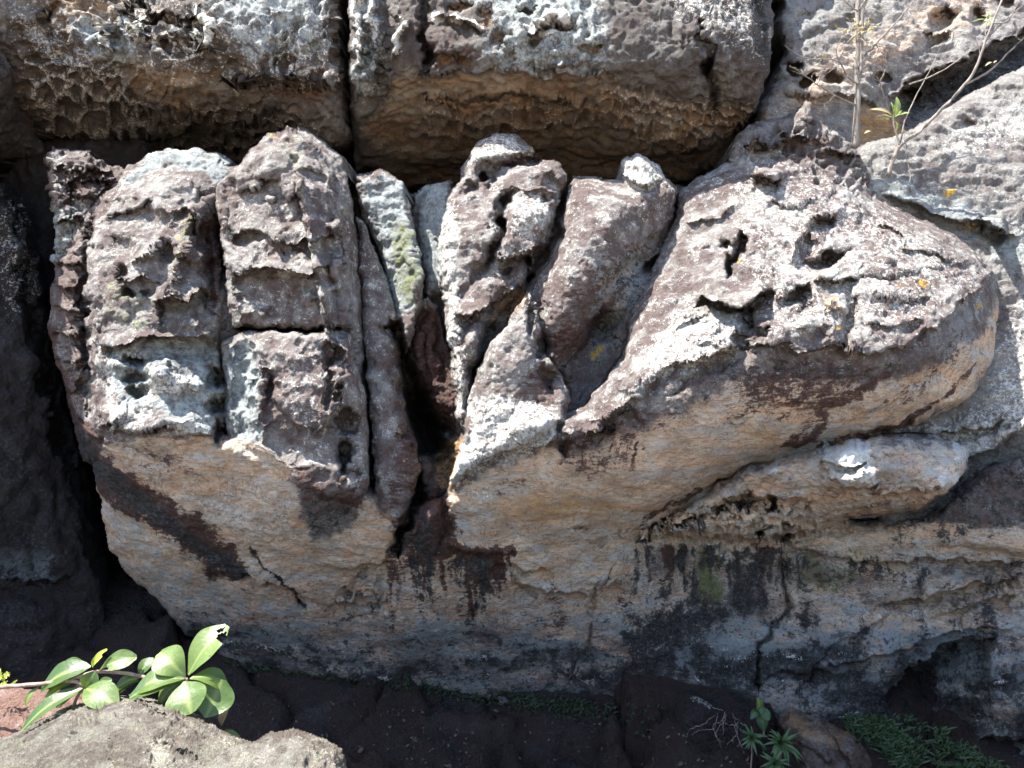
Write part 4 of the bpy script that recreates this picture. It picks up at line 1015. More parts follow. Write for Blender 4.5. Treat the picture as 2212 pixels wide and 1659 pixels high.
# the upper faces carry the weathered skin down to an uneven edge
SKIN = [(60, 190), (2560, 190), (2560, 560), (2160, 640), (2130, 720), (2040, 780), (1960, 810), (1880, 830), (1800, 820), (1735, 810), (1660, 800), (1580, 820), (1510, 870), (1440, 900), (1400, 925), (1330, 930), (1290, 960), (1255, 985), (1205, 965), (1130, 985), (1060, 1015), (990, 1050), (940, 1040), (900, 1110), (850, 1130), (805, 1075), (790, 1080), (760, 1130), (715, 1172), (680, 1160), (650, 1115), (640, 1050), (600, 1000), (570, 962), (430, 945), (330, 945), (240, 955), (200, 1000), (150, 900), (60, 700)]
w, a = o.area(SKIN, 24, 2.2)
o.m['tan'][w] = np.minimum(o.m['tan'][w], 1 - a)
o.rough[w] = np.maximum(o.rough[w], a)
o.m['tan'] = np.where(np.isin(o.I, [lb]), np.maximum(o.m['tan'], 0), o.m['tan'])
wL, aL = o.area([(980, 1060), (1060, 1010), (1205, 960), (1260, 985), (1330, 925), (1400, 925), (1440, 900), (1510, 870), (1580, 820), (1660, 800), (1735, 810), (1800, 820), (1880, 830), (1960, 810), (2040, 780), (2130, 720), (2160, 640), (2200, 700), (2090, 860), (1900, 960), (1640, 1010), (1450, 1105), (1300, 1180), (1000, 1180)], 24, 2.0)
o.m['tan'][wL] = np.maximum(o.m['tan'][wL], aL * 0.95)
o.rough[wL] = o.rough[wL] * (1 - aL * 0.55)
# streaks and stains
o.stroke('brown', [(165, 905), (178, 960), (205, 1010), (252, 1050), (320, 1095), (392, 1140), (450, 1195), (530, 1240)], 40, 1.15)
o.stroke('black', [(175, 930), (205, 1005), (255, 1050), (325, 1102), (400, 1160), (470, 1215), (540, 1245)], 24, 0.8)
o.stroke('black', [(540, 1180), (565, 1222), (605, 1252), (645, 1292), (665, 1312)], 9, 0.75)
o.stroke('brown', [(108, 700), (112, 780), (140, 850), (160, 930), (200, 1020)], 24, 0.8)
o.paint('brown', [(395, 1130), (430, 1110), (480, 1160), (540, 1215), (530, 1245), (460, 1235), (420, 1200)], 0.72, 16)
o.paint('brown', [(240, 945), (330, 950), (420, 990), (470, 1040), (380, 1030), (300, 1010)], 0.50, 24)
o.paint('brown', [(580, 965), (660, 1010), (720, 1050), (790, 1060), (780, 1100), (690, 1095), (645, 1055)], 0.72, 16)
o.paint('black', [(640, 1040), (700, 1080), (780, 1090), (740, 1140), (712, 1178), (680, 1165), (655, 1120)], 0.52, 14)
o.paint('brown', [(110, 560), (190, 470), (190, 700), (186, 900), (150, 880), (108, 700)], 0.50, 16)
o.paint('brown', [(440, 430), (472, 500), (480, 600), (470, 690), (448, 640), (440, 540)], 0.66, 10)
o.paint('brown', [(895, 680), (950, 660), (985, 830), (990, 930), (940, 960), (890, 880)], 0.85, 10)
o.paint('brown', [(830, 1020), (905, 1010), (900, 1080), (850, 1130), (815, 1100)], 0.52, 20)
o.paint('brown', [(845, 1120), (905, 1060), (950, 1050), (985, 1090), (975, 1150), (1010, 1200), (950, 1215), (935, 1260), (915, 1240), (890, 1190), (850, 1210)], 0.85, 14)
o.paint('black', [(850, 1110), (890, 1050), (925, 1060), (930, 1120), (960, 1190), (930, 1230), (890, 1190), (848, 1212)], 0.55, 12)
o.paint('tan', [(1350, 1140), (1500, 1080), (1640, 1010), (1800, 960), (2090, 960), (2090, 1030), (1980, 1110), (1850, 1120), (1700, 1170), (1440, 1175)], 0.66, 14)
o.paint('blue', [(1700, 1000), (1900, 950), (2080, 950), (2060, 1040), (1900, 1060), (1760, 1040)], 0.42, 20)
o.paint('brown', [(862, 880), (905, 930), (908, 1060), (860, 1110), (850, 1000)], 0.56, 14)
o.paint('brown', [(1300, 640), (1400, 560), (1450, 440), (1460, 470), (1400, 570), (1270, 750), (1190, 790), (1180, 720), (1260, 690)], 0.72, 14)  # shaded side of the big finger: brown stain with shade painted in
o.paint('brown', [(1130, 800), (1210, 800), (1210, 890), (1130, 890), (1060, 905)], 0.5, 14)
o.paint('ochre', [(1080, 1075), (1200, 1060), (1340, 1080), (1300, 1125), (1150, 1130)], 0.62, 40)
o.paint('pale', [(1000, 1050), (1070, 1030), (1080, 1090), (1010, 1110)], 0.36, 20)
o.paint('pale', [(300, 1010), (460, 1060), (640, 1080), (640, 1180), (500, 1160), (380, 1080)], 0.40, 40)
o.paint('ochre', [(940, 960), (1000, 940), (990, 1050), (955, 1070), (935, 1020)], 0.7, 8)
o.stroke('brown', [(945, 1070), (960, 1130), (985, 1190), (1040, 1220), (1090, 1250)], 26, 0.8)
o.stroke('brown', [(1035, 1225), (1046, 1260), (1060, 1280)], 22, 0.85)
o.stroke('brown', [(1098, 1180), (1112, 1205)], 16, 0.7)
o.paint('brown', [(1200, 990), (1270, 985), (1330, 960), (1390, 970), (1340, 1020), (1260, 1030), (1210, 1010)], 0.6, 26)
o.paint('brown', [(1000, 1060), (1060, 1030), (1150, 1010), (1200, 1020), (1150, 1060), (1060, 1080)], 0.42, 24)
o.paint('brown', [(1560, 800), (1680, 770), (1830, 770), (1930, 790), (1820, 870), (1780, 930), (1740, 960), (1700, 950), (1740, 900), (1640, 900), (1560, 920), (1600, 860)], 0.66, 28)
o.stroke('brown', [(1930, 800), (1850, 850), (1780, 880), (1760, 940), (1690, 965)], 20, 0.75)
o.stroke('brown', [(2110, 780), (2030, 870), (1960, 915), (1850, 948), (1760, 966)], 9, 0.75)
o.stroke('brown', [(2100, 700), (2040, 790), (1960, 850), (1880, 890)], 30, 0.42)
o.stroke('brown', [(1520, 1062), (1450, 1092), (1400, 1120), (1370, 1140)], 10, 0.7)
o.paint('brown', [(1440, 850), (1520, 800), (1500, 880), (1420, 940), (1380, 930)], 0.46, 20)
o.paint('black', [(1480, 830), (1580, 770), (1680, 760), (1880, 790), (2000, 740), (2100, 660), (2120, 720), (2000, 810), (1860, 850), (1700, 830), (1560, 850), (1460, 910)], 0.46, 24)
o.paint('brown', [(1200, 940), (1330, 900), (1420, 900), (1380, 960), (1280, 1010), (1210, 1000)], 0.5, 20)
o.paint('brown', [(1280, 560), (1420, 480), (1450, 440), (1440, 520), (1300, 680), (1250, 760), (1190, 740), (1200, 640)], 0.50, 24)  # more painted shade and brown stain on the big finger
o.paint('brown', [(1480, 1175), (1680, 1180), (1800, 1200), (1980, 1215), (1960, 1280), (1760, 1290), (1640, 1270), (1600, 1340), (1560, 1260), (1480, 1230)], 0.47, 24)
o.paint('brown', [(1680, 1360), (1780, 1330), (1760, 1400), (1690, 1390)], 0.48, 20); o.paint('brown', [(1800, 1440), (1880, 1410), (1880, 1450), (1800, 1470)], 0.5, 16)
o.seep('brown', 830, 1110, 1180, 1420, 1.0, 20, 1, 0.12)
o.seep('black', 880, 1070, 1200, 1440, 0.85, 18, 5, 0.10)
o.seep('brown', 1350, 1680, 1176, 1330, 0.95, 20, 9)
o.seep('black', 1350, 1800, 1176, 1400, 0.9, 21, 13)
o.seep('black', 1560, 2000, 1200, 1340, 0.7, 18, 17)
o.seep('green', 1500, 1900, 1185, 1330, 0.6, 22, 21)
o.seep('brown', 640, 800, 1030, 1160, 0.7, 12, 25)
o.seep('brown', 1210, 1400, 950, 1060, 0.9, 12, 29, -0.3)
# dark seeps on the base
o.paint('black', [(1350, 1330), (1430, 1310), (1520, 1280), (1600, 1300), (1570, 1370), (1490, 1400), (1450, 1480), (1360, 1490), (1310, 1480), (1330, 1400)], 0.74, 26, 3.0)
o.paint('green', [(1500, 1190), (1540, 1190), (1570, 1300), (1500, 1320)], 0.72, 16)
o.paint('green', [(1700, 1195), (1800, 1210), (1900, 1230), (1800, 1290), (1720, 1270)], 0.52, 18)
o.paint('black', [(1590, 1200), (1640, 1190), (1650, 1310), (1610, 1350), (1570, 1310)], 0.75, 12)
o.paint('black', [(1910, 1500), (1980, 1430), (2030, 1405), (2040, 1460), (2000, 1560), (1900, 1550)], 0.72, 14); o.paint('black', [(2120, 1490), (2160, 1450), (2230, 1440), (2230, 1560), (2150, 1550)], 0.60, 18)
o.paint('black', [(1950, 1080), (2060, 1050), (2150, 1000), (2260, 960), (2400, 1000), (2250, 1130), (2050, 1190), (1900, 1180)], 0.47, 20)
o.paint('black', [(2130, 600), (2165, 640), (2140, 780), (2100, 830), (2110, 740)], 0.40, 16)
o.paint('black', [(330, 1300), (480, 1310), (700, 1360), (900, 1390), (1100, 1430), (1300, 1480), (1300, 1560), (400, 1560), (300, 1400)], 0.44, 30)
o.paint('blue', [(230, 1100), (300, 1130), (420, 1230), (560, 1280), (700, 1330), (900, 1360), (1060, 1330), (1200, 1400), (1320, 1400), (1300, 1540), (400, 1500), (300, 1260)], 0.47, 40)
o.paint('blue', [(1420, 1480), (1640, 1410), (1820, 1460), (1900, 1480), (1860, 1540), (1400, 1560)], 0.55, 30); o.paint('blue', [(2060, 1440), (2140, 1400), (2120, 1600), (2040, 1620)], 0.5, 30)
o.paint('blue', [(960, 1150), (1000, 1120), (1060, 1140), (1060, 1180), (990, 1190)], 0.42, 16); o.paint('blue', [(1260, 1240), (1330, 1210), (1330, 1270), (1270, 1285)], 0.42, 20)
o.paint('pale', [(1820, 1320), (2000, 1310), (2010, 1330), (1880, 1350)], 0.4, 14)
o.paint('green', [(220, 560), (330, 640), (330, 720), (220, 720)], 0.34, 24); o.paint('green', [(400, 440), (430, 470), (390, 560), (360, 600)], 0.40, 14); o.paint('green', [(560, 290), (640, 275), (700, 380), (600, 400)], 0.26, 24); o.paint('green', [(1930, 570), (2060, 600), (2040, 650), (1940, 640)], 0.32, 20)
# lichens on the lit faces, painted blue shade on the rear shoulder and fins
o.paint('blue', [(225, 735), (470, 735), (490, 830), (480, 950), (420, 945), (340, 900), (250, 880), (225, 800)], 0.66, 20)
o.paint('blue', [(484, 745), (540, 735), (560, 830), (570, 950), (500, 955), (484, 880)], 0.72, 12)
o.paint('blue', [(255, 395), (330, 326), (420, 316), (503, 345), (480, 420), (440, 372), (350, 352), (290, 400)], 0.75, 10)  # shade on the rear shoulder painted as a blue tint
o.paint('blue', [(770, 380), (870, 390), (910, 560), (900, 660), (860, 700), (800, 520)], 0.72, 14); o.paint('green', [(830, 470), (890, 480), (912, 600), (900, 680), (860, 640)], 0.5, 18)
o.paint('blue', [(890, 400), (980, 390), (960, 600), (930, 640), (905, 540)], 0.72, 14)  # blue shade tint painted on the rear fin too
o.paint('blue', [(1280, 560), (1420, 540), (1400, 600), (1340, 740), (1300, 790), (1260, 770)], 0.6, 14); o.paint('tan', [(1290, 600), (1390, 560), (1360, 640), (1310, 700), (1275, 700)], 0.65, 14)
o.paint('tan', [(1075, 650), (1120, 620), (1140, 640), (1090, 700), (1060, 700)], 0.65, 10)
o.paint('pale', [(950, 500), (985, 420), (1000, 500), (985, 600), (1000, 680), (1000, 780), (1030, 900), (985, 900), (965, 700)], 0.52, 14)
o.paint('pale', [(1020, 860), (1100, 850), (1200, 880), (1210, 950), (1130, 985), (1050, 1010), (985, 1050), (975, 1030), (1010, 960)], 0.56, 16)
o.paint('pale', [(1000, 960), (1020, 950), (1010, 1020), (985, 1050), (972, 1035)], 0.9, 8)
o.paint('pale', [(1145, 905), (1200, 892), (1205, 940), (1160, 960)], 0.8, 8)
o.paint('pale', [(215, 740), (290, 745), (300, 770), (240, 800), (240, 870), (220, 850)], 0.56, 12); o.paint('pale', [(330, 790), (430, 820), (420, 850), (340, 850), (320, 920), (300, 860)], 0.56, 12); o.paint('pale', [(370, 900), (445, 910), (440, 940), (380, 938)], 0.7, 8); o.paint('pale', [(220, 860), (320, 880), (320, 930), (240, 930)], 0.46, 12)
o.paint('yellow', [(322, 830), (346, 830), (350, 870), (330, 868)], 0.36, 10)
o.paint('pale', [(1450, 660), (1600, 672), (1600, 760), (1500, 800), (1400, 830), (1390, 770)], 0.50, 20)
o.paint('pale', [(1540, 380), (1760, 360), (1900, 430), (2100, 560), (2150, 600), (1980, 720), (1760, 730), (1640, 700), (1600, 520)], 0.36, 50)
o.paint('pale', [(1440, 760), (1400, 860), (1380, 860), (1400, 780)], 0.5, 14)
o.paint('pale', [(1340, 350), (1376, 332), (1430, 356), (1450, 400), (1380, 410), (1340, 390)], 0.58, 12); o.paint('pale', [(1000, 350), (1060, 292), (1110, 290), (1160, 335), (1080, 340), (1020, 360)], 0.5, 12)
o.paint('pale', [(1095, 440), (1130, 412), (1180, 410), (1190, 470), (1140, 520), (1100, 500)], 0.47, 14)
o.paint('black', [(1590, 290), (1660, 258), (1745, 214), (1780, 270), (1850, 310), (1886, 370), (1890, 420), (1800, 380), (1700, 310), (1640, 330)], 0.36, 16)
o.paint('black', [(1440, 760), (1560, 720), (1600, 760), (1480, 830)], 0.35, 20)
o.paint('blue', [(1430, 760), (1540, 740), (1600, 760), (1480, 830), (1400, 880)], 0.45, 20)
o.paint('blue', [(2040, 720), (2130, 640), (2110, 740), (2020, 800)], 0.55, 20); o.paint('blue', [(1280, 900), (1380, 870), (1360, 920)], 0.4, 14)
for u, v, q in [(1593, 566, 7), (1797, 473, 8), (1765, 592, 6), (1940, 628, 7), (1990, 620, 10), (1816, 708, 9), (2112, 660, 9), (1850, 752, 5), (2128, 508, 10), (2165, 548, 9), (1146, 317, 5), (1283, 766, 14), (1300, 760, 8), (590, 294, 6), (380, 510, 5)]:
    o.paint('yellow', [(u - q, v - q * .7), (u + q, v - q * .8), (u + q * .9, v + q * .6), (u - q * .8, v + q * .6)], 0.58, 6)
o.paint('ochre', [(1780, 640), (1812, 636), (1818, 668), (1786, 672)], 0.6, 8)
o.paint('ochre', [(1060, 1090), (1180, 1070), (1330, 1090), (1300, 1130), (1150, 1130), (1060, 1130)], 0.48, 30); o.paint('ochre', [(430, 960), (600, 1000), (640, 1060), (560, 1060), (440, 1010)], 0.35, 30)
o.paint('ochre', [(940, 985), (1000, 960), (985, 1050), (950, 1060), (935, 1020)], 0.52, 10)
o.paint('ochre', [(1860, 1300), (2100, 1250), (2212, 1240), (2212, 1330), (2000, 1340), (1860, 1400), (1700, 1420), (1760, 1360)], 0.36, 30)
o.paint('pale', [(1775, 960), (1870, 950), (1880, 1000), (1900, 1040), (1850, 1050), (1810, 1040), (1780, 1000)], 0.95, 8); o.paint('pale', [(1640, 1000), (1690, 990), (1680, 1028), (1650, 1020)], 0.8, 8); o.paint('pale', [(2010, 1040), (2080, 1010), (2090, 1026), (2030, 1050)], 0.8, 8)
o.paint('pale', [(2050, 950), (2130, 930), (2100, 990), (2060, 1000)], 0.7, 10)
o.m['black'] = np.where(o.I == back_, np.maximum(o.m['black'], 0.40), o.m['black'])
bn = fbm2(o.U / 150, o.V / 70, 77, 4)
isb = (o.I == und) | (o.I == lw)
low = sstep(1215, 1430, o.Vw + 0.05 * (1106 - o.Uw)) * isb * np.clip(0.85 + 0.9 * bn, 0.2, 1.25)  # darkens towards the foot: recess shade painted in along with algae stains
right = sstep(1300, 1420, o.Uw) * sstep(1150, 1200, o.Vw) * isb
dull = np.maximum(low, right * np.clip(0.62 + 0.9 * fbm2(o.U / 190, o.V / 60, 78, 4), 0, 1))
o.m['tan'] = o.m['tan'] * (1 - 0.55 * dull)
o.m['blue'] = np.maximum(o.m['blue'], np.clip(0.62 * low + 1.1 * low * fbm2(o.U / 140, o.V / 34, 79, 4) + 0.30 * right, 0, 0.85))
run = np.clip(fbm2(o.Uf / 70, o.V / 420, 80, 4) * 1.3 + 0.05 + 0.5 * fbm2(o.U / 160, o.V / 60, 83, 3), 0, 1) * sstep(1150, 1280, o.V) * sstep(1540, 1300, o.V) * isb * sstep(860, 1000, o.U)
o.m['black'] = np.maximum(o.m['black'], np.clip((0.36 + 0.5 * fbm2(o.U / 170, o.V / 60, 84, 4)) * low + 0.22 * low * sstep(1350, 1440, o.Vw + 0.05 * (1106 - o.Uw)) + 0.7 * run * right + 0.25 * right * (0.5 + fbm2(o.U / 110, o.V / 40, 85, 4)), 0, 0.78))  # black runs and algae, plus the painted shade at the foot
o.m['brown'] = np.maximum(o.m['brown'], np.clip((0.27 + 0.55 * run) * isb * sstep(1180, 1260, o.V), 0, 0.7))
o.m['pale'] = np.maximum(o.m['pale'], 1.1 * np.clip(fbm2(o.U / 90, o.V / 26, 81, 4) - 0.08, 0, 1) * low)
BLD = [(0.55, 0.05, 'n', 1.0), (0.26, 0.030, 'n', 1.3), (0.15, 0.012, 'b', 1.2), (0.11, 0.008, 'r', 1.2), (0.17, 0.014, 'p', 1.0), (0.06, 0.006, 'b', 1.2), (0.05, 0.007, 'p', 1.0), (0.03, 0.006, 'n', 1.0), (0.016, 0.005, 'n', 1.0)]
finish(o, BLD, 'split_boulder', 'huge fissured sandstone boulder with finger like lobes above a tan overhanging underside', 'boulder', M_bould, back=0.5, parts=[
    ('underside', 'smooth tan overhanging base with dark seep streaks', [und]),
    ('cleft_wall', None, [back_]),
    ('block', 'rounded pitted block with red brown flank', [b1]),
    ('block', 'blue grey shaded shoulder', [sh1]),
    ('block', 'tall peaked block', [b2, sd2]),
    ('block', 'lower block under the horizontal joint', [b2b]),
    ('fin', None, [fn0]), ('fin', None, [fn1]), ('fin', None, [fn2]), ('fin', 'dark red brown fin', [fn3]),
    ('finger', 'knobbed finger', [f1, f1k]), ('finger', 'thick slanting finger', [f2]), ('finger', 'triangular buttress', [ft]),
    ('limb', 'massive pale limb reaching right', [lb]),
    ('ledge', 'honeycombed ledge', [lg]), ('ledge', 'mottled folded ledge', [lw])])

# ------------------------------------------------------------------ rocks in the foreground
o = Rock((-420, 1440, 800, 2420), 2.4, 31, warp=4, warp_scale=60)
o.lobe([(-415, 1680), (-200, 1630), (0, 1592), (41, 1577), (75, 1560), (115, 1538), (155, 1520), (200, 1513), (247, 1498), (287, 1499), (337, 1510), (375, 1520), (437, 1546), (475, 1572), (510, 1590), (553, 1602), (590, 1640), (600, 1800), (600, 2410), (-415, 2410)],
       [(250, 1505, 2.30), (0, 1600, 2.30), (250, 1659, 1.86), (0, 1659, 2.0), (500, 1600, 2.16), (560, 1680, 2.0), (-300, 1700, 2.2), (250, 1900, 1.62), (0, 2000, 1.7), (550, 2000, 1.78), (250, 2400, 1.8), (-400, 2000, 1.9)], r=70, h=0.22, name='boulder')
o.lobe([(440, 1640), (552, 1598), (602, 1579), (634, 1573), (673, 1582), (704, 1594), (728, 1608), (744, 1630), (752, 1660), (752, 1800), (750, 2410), (500, 2410), (450, 1800)],
       [(634, 1580, 2.12), (740, 1650, 2.06), (560, 1650, 1.98), (640, 1680, 1.92), (650, 2000, 1.72), (650, 2400, 1.9)], r=30, h=0.12, name='boulder', k=0.03)
for L in ([(90, 1640), (110, 1600), (120, 1570)], [(300, 1520), (330, 1545), (380, 1560), (430, 1575)], [(330, 1590), (380, 1620), (440, 1640)]):
    o.groove(L, 5, 0.012)
o.lip([(290, 1505), (320, 1530), (370, 1548)], .015, 14, .02, 8)
o.paint('green', [(-100, 1600), (300, 1520), (540, 1620), (700, 1600), (740, 1700), (0, 1700)], 0.24, 40)
o.paint('pale', [(300, 1600), (360, 1580), (380, 1640), (330, 1660)], 0.52, 16); o.paint('pale', [(480, 1590), (560, 1620), (600, 1660), (520, 1660), (470, 1620)], 0.46, 16)
o.paint('black', [(110, 1580), (180, 1560), (170, 1600), (120, 1610)], 0.42, 14)
o.paint('brown', [(200, 1560), (330, 1570), (420, 1640), (300, 1659), (180, 1620)], 0.34, 30)
o.paint('black', [(330, 1620), (420, 1600), (470, 1650), (360, 1680)], 0.34, 20)
FRO = [(0.16, 0.018, 'n', 1.0), (0.06, 0.010, 'b', 1.4), (0.05, 0.008, 'p', 1.0), (0.025, 0.007, 'r', 1.2), (0.012, 0.0045, 'n', 1.0), (0.006, 0.0025, 'n', 1)]
finish(o, FRO, 'boulder', 'sunlit yellow grey lichened boulder in the bottom left foreground', 'boulder', M_front, back=0.15, shift=(0, 0, -0.95), shrink=0.05)

o = Rock((-420, 1420, 330, 2000), 3.0, 32, warp=4, warp_scale=60)
o.lobe([(-415, 1470), (0, 1478), (60, 1486), (120, 1486), (180, 1496), (230, 1520), (280, 1570), (300, 1700), (300, 1990), (-415, 1990)],
       [(0, 1484, 2.75), (200, 1510, 2.75), (0, 1580, 2.5), (200, 1600, 2.5), (-300, 1500, 2.7), (0, 1900, 2.35), (-300, 1900, 2.4)], r=40, h=0.15, name='boulder')
finish(o, FRO, 'boulder', 'pinkish brown sunlit boulder behind the leafy shrub at the left edge', 'boulder', M_pink, back=0.2, shift=(0, 0, -0.9), shrink=0.05)

# ------------------------------------------------------------------ plants, twigs and loose stones
def at(u, v, d):
    return Vector(((u - CU) / FOC * d, d, CAMZ - (v - CV) / FOC * d))

def mesh_obj(name, verts, faces, mat, parent=None, base=None, attr=None, smooth=True):
    me = bpy.data.meshes.new(name)
    b = base or Vector((0, 0, 0))
    me.from_pydata([tuple(Vector(p) - b) for p in verts], [], faces)
    if smooth:
        me.polygons.foreach_set('use_smooth', [True] * len(me.polygons))
    if attr is not None:
        a = me.attributes.new('rib', 'FLOAT', 'POINT'); a.data.foreach_set('value', attr)
    me.materials.append(mat)
    o = bpy.data.objects.new(name, me); col.objects.link(o)
    if parent: o.parent = parent
    else: o.location = b
    return o

def empty(name, loc, label, cat, group=None):
    e = bpy.data.objects.new(name, None); col.objects.link(e); e.location = loc
    return tag(e, label, cat, group)

def tube_data(pts, radii, sides=7, wob=0.0):
    pts = [Vector(p) for p in pts]
    # resample smoothly (Catmull-Rom)
    P = []; Rr = []
    n = len(pts)
    for i in range(n - 1):
        p0 = pts[max(i - 1, 0)]; p1 = pts[i]; p2 = pts[i + 1]; p3 = pts[min(i + 2, n - 1)]
        for k in range(4):
            t = k / 4
            q = 0.5 * ((2 * p1) + (p2 - p0) * t + (2 * p0 - 5 * p1 + 4 * p2 - p3) * t * t + (3 * p1 - p0 - 3 * p2 + p3) * t ** 3)
            P.append(q + Vector((random.gauss(0, wob), random.gauss(0, wob), random.gauss(0, wob)))); Rr.append(radii[i] + (radii[i + 1] - radii[i]) * t)
    P.append(pts[-1]); Rr.append(radii[-1])
    vs, fs = [], []
    for i, p in enumerate(P):
        d = (P[min(i + 1, len(P) - 1)] - P[max(i - 1, 0)]).normalized()
        a = d.orthogonal().normalized(); b = d.cross(a)
        for k in range(sides):
            t = 2 * math.pi * k / sides
            vs.append(p + (a * math.cos(t) + b * math.sin(t)) * Rr[i])
    for i in range(len(P) - 1):
        for k in range(sides):
            k2 = (k + 1) % sides
            fs.append((i * sides + k, i * sides + k2, (i + 1) * sides + k2, (i + 1) * sides + k))
    fs.append(tuple(range(sides - 1, -1, -1))); fs.append(tuple((len(P) - 1) * sides + k for k in range(sides)))
    return vs, fs

def tube(name, pts, radii, mat, parent=None, base=None, sides=7, wob=0.0):
    vs, fs = tube_data(pts, radii, sides, wob)
    return mesh_obj(name, vs, fs, mat, parent, base)

def leaf_data(b, t, w, face, fold=0.18, arch=0.12, wide=0.6, point=0.0, nl=12, na=8, holes=(), twist=0.0):
    b = Vector(b); t = Vector(t)
    ax = t - b; L = ax.length; d = ax.normalized()
    f = Vector(face); f = (f - d * f.dot(d)).normalized(); side = d.cross(f)
    vs, rib = [], []
    for i in range(nl + 1):
        s = i / nl
        ww = (math.sin(math.pi * min(1, s ** (math.log(0.5) / math.log(wide)))) ** 0.62) * w * 0.5
        if i == 0: ww = w * 0.03
        if i == nl: ww = w * (0.12 if point == 0 else 0.01)
        ww *= 1 - point * 0.4 * s
        c = b + ax * s + f * (arch * L * math.sin(math.pi * s) - arch * 0.5 * L * s * s)
        for k in range(na + 1):
            x = -1 + 2 * k / na
            ripple = 0.012 * w * math.sin(s * 17 + x * 4) * abs(x)
            vs.append(c + side * (x * ww) + f * (fold * ww * (x * x * 0.6 + abs(x) * 0.5) + ripple + twist * x * ww * s))
            rib.append(max(0.0, 1 - abs(x) * ww / (w * 0.035 + 1e-6)) if True else 0)
    fs = []
    for i in range(nl):
        for k in range(na):
            s = (i + 0.5) / nl; x = -1 + 2 * (k + 0.5) / na
            if any((s - hs) ** 2 / a ** 2 + (x - hx) ** 2 / c ** 2 < 1 for hs, hx, a, c in holes):
                continue
            q = i * (na + 1) + k
            fs.append((q, q + 1, q + na + 2, q + na + 1))
    return vs, fs, rib

def leaf(b, t, w, face, mat, parent, base, name='leaf', **kw):
    vs, fs, rib = leaf_data(b, t, w, face, **kw)
    return mesh_obj(name, vs, fs, mat, parent, base, attr=rib)

def leaf_material(name, dark, light, ribc, rough=0.42, trans=0.25):
    n = Nodes(name)
    v = n.coord()
    a = n.t.nodes.new('ShaderNodeAttribute'); a.attribute_name = 'rib'
    k = n.noise(v, 16, 4, 0.6)
    oi = n.t.nodes.new('ShaderNodeObjectInfo')
    k2 = n.math('ADD', n.math('MULTIPLY', n.math('SUBTRACT', k, 0.5), 1.2), oi.outputs['Random'], clamp=True)
    c = n.mix(k2, dark, light)
    c = n.mix(n.step(n.noise(v, 60, 3, 0.6), 0.66, 0.76), c, tuple(x * 0.7 for x in dark))
    c = n.mix(n.step(n.noise(v, 35, 4, 0.7), 0.68, 0.74), c, (0.22, 0.15, 0.07))
    c = n.mix(n.math('MULTIPLY', a.outputs['Fac'], 0.8), c, ribc)
    n.put(n.bsdf.inputs['Base Color'], c)
    n.bsdf.inputs['Roughness'].default_value = rough
    n.link(n.bump(n.noise(v, 90, 3, 0.5), 0.0012), n.bsdf.inputs['Normal'])
    tr = n.t.nodes.new('ShaderNodeBsdfTranslucent'); n.link(n.mix(0.5, c, (0.30, 0.42, 0.05)), tr.inputs[0])
    ms = n.t.nodes.new('ShaderNodeMixShader'); ms.inputs[0].default_value = trans
    n.link(n.bsdf.outputs[0], ms.inputs[1]); n.link(tr.outputs[0], ms.inputs[2]); n.link(ms.outputs[0], n.out.inputs[0])
    return n.mat

def bark_material(name, a, b, scale=40):
    n = Nodes(name)
    v = n.coord((1, 1, 0.25))
    k = n.noise(v, scale, 5, 0.7)
    n.put(n.bsdf.inputs['Base Color'], n.mix(n.step(k, 0.35, 0.65), a, b))
    n.bsdf.inputs['Roughness'].default_value = 0.9
    n.link(n.bump(k, 0.01), n.bsdf.inputs['Normal'])
    return n.mat

M_leaf = leaf_material('glossy_leaf', (0.040, 0.085, 0.018), (0.110, 0.165, 0.036), (0.24, 0.29, 0.09))
M_young = leaf_material('young_leaf', (0.30, 0.38, 0.04), (0.42, 0.48, 0.07), (0.5, 0.5, 0.12), 0.4, 0.35)
M_twigleaf = leaf_material('twig_leaf', (0.14, 0.22, 0.06), (0.26, 0.34, 0.10), (0.4, 0.42, 0.14), 0.45)
M_dry = leaf_material('dry_leaf', (0.24, 0.19, 0.09), (0.42, 0.34, 0.17), (0.35, 0.27, 0.13), 0.7, 0.1)
M_dead = leaf_material('dead_leaf', (0.40, 0.27, 0.15), (0.55, 0.40, 0.25), (0.35, 0.22, 0.12), 0.7, 0.1)
M_fern = leaf_material('shade_leaf', (0.030, 0.075, 0.028), (0.07, 0.14, 0.05), (0.10, 0.17, 0.07), 0.5)
M_bark = bark_material('grey_bark', (0.13, 0.11, 0.095), (0.25, 0.225, 0.20))
M_twig = bark_material('brown_twig', (0.20, 0.13, 0.095), (0.34, 0.24, 0.19))
M_dryt = bark_material('pale_twig', (0.30, 0.27, 0.23), (0.46, 0.42, 0.37))

# --- glossy shrub lying over the foreground boulder
bs = at(200, 1560, 2.45)
shrub = empty('leafy_shrub', bs, 'low shrub with large glossy green leaves behind the front boulder', 'shrub')
def P3(u, v, d=2.45): return at(u, v, d)
for pts, rr in [([(-60, 1490, 2.5), (25, 1482, 2.48), (90, 1477, 2.46), (155, 1471, 2.44), (182, 1482, 2.44)], (.008, .007, .0065, .006, .005)),
                ([(150, 1472, 2.45), (200, 1452, 2.45), (245, 1452, 2.46), (292, 1458, 2.46), (345, 1470, 2.45), (402, 1466, 2.43)], (.006, .006, .006, .006, .006, .005)),
                ([(178, 1486, 2.44), (165, 1510, 2.44), (150, 1545, 2.45)], (.005, .005, .005)), ([(402, 1466, 2.43), (420, 1500, 2.45), (444, 1550, 2.45)], (.004, .004, .004))]:
    tube('stem', [P3(*p) for p in pts], rr, M_twig, shrub, bs, 7, 0.0006)
K = 2.45 / FOC
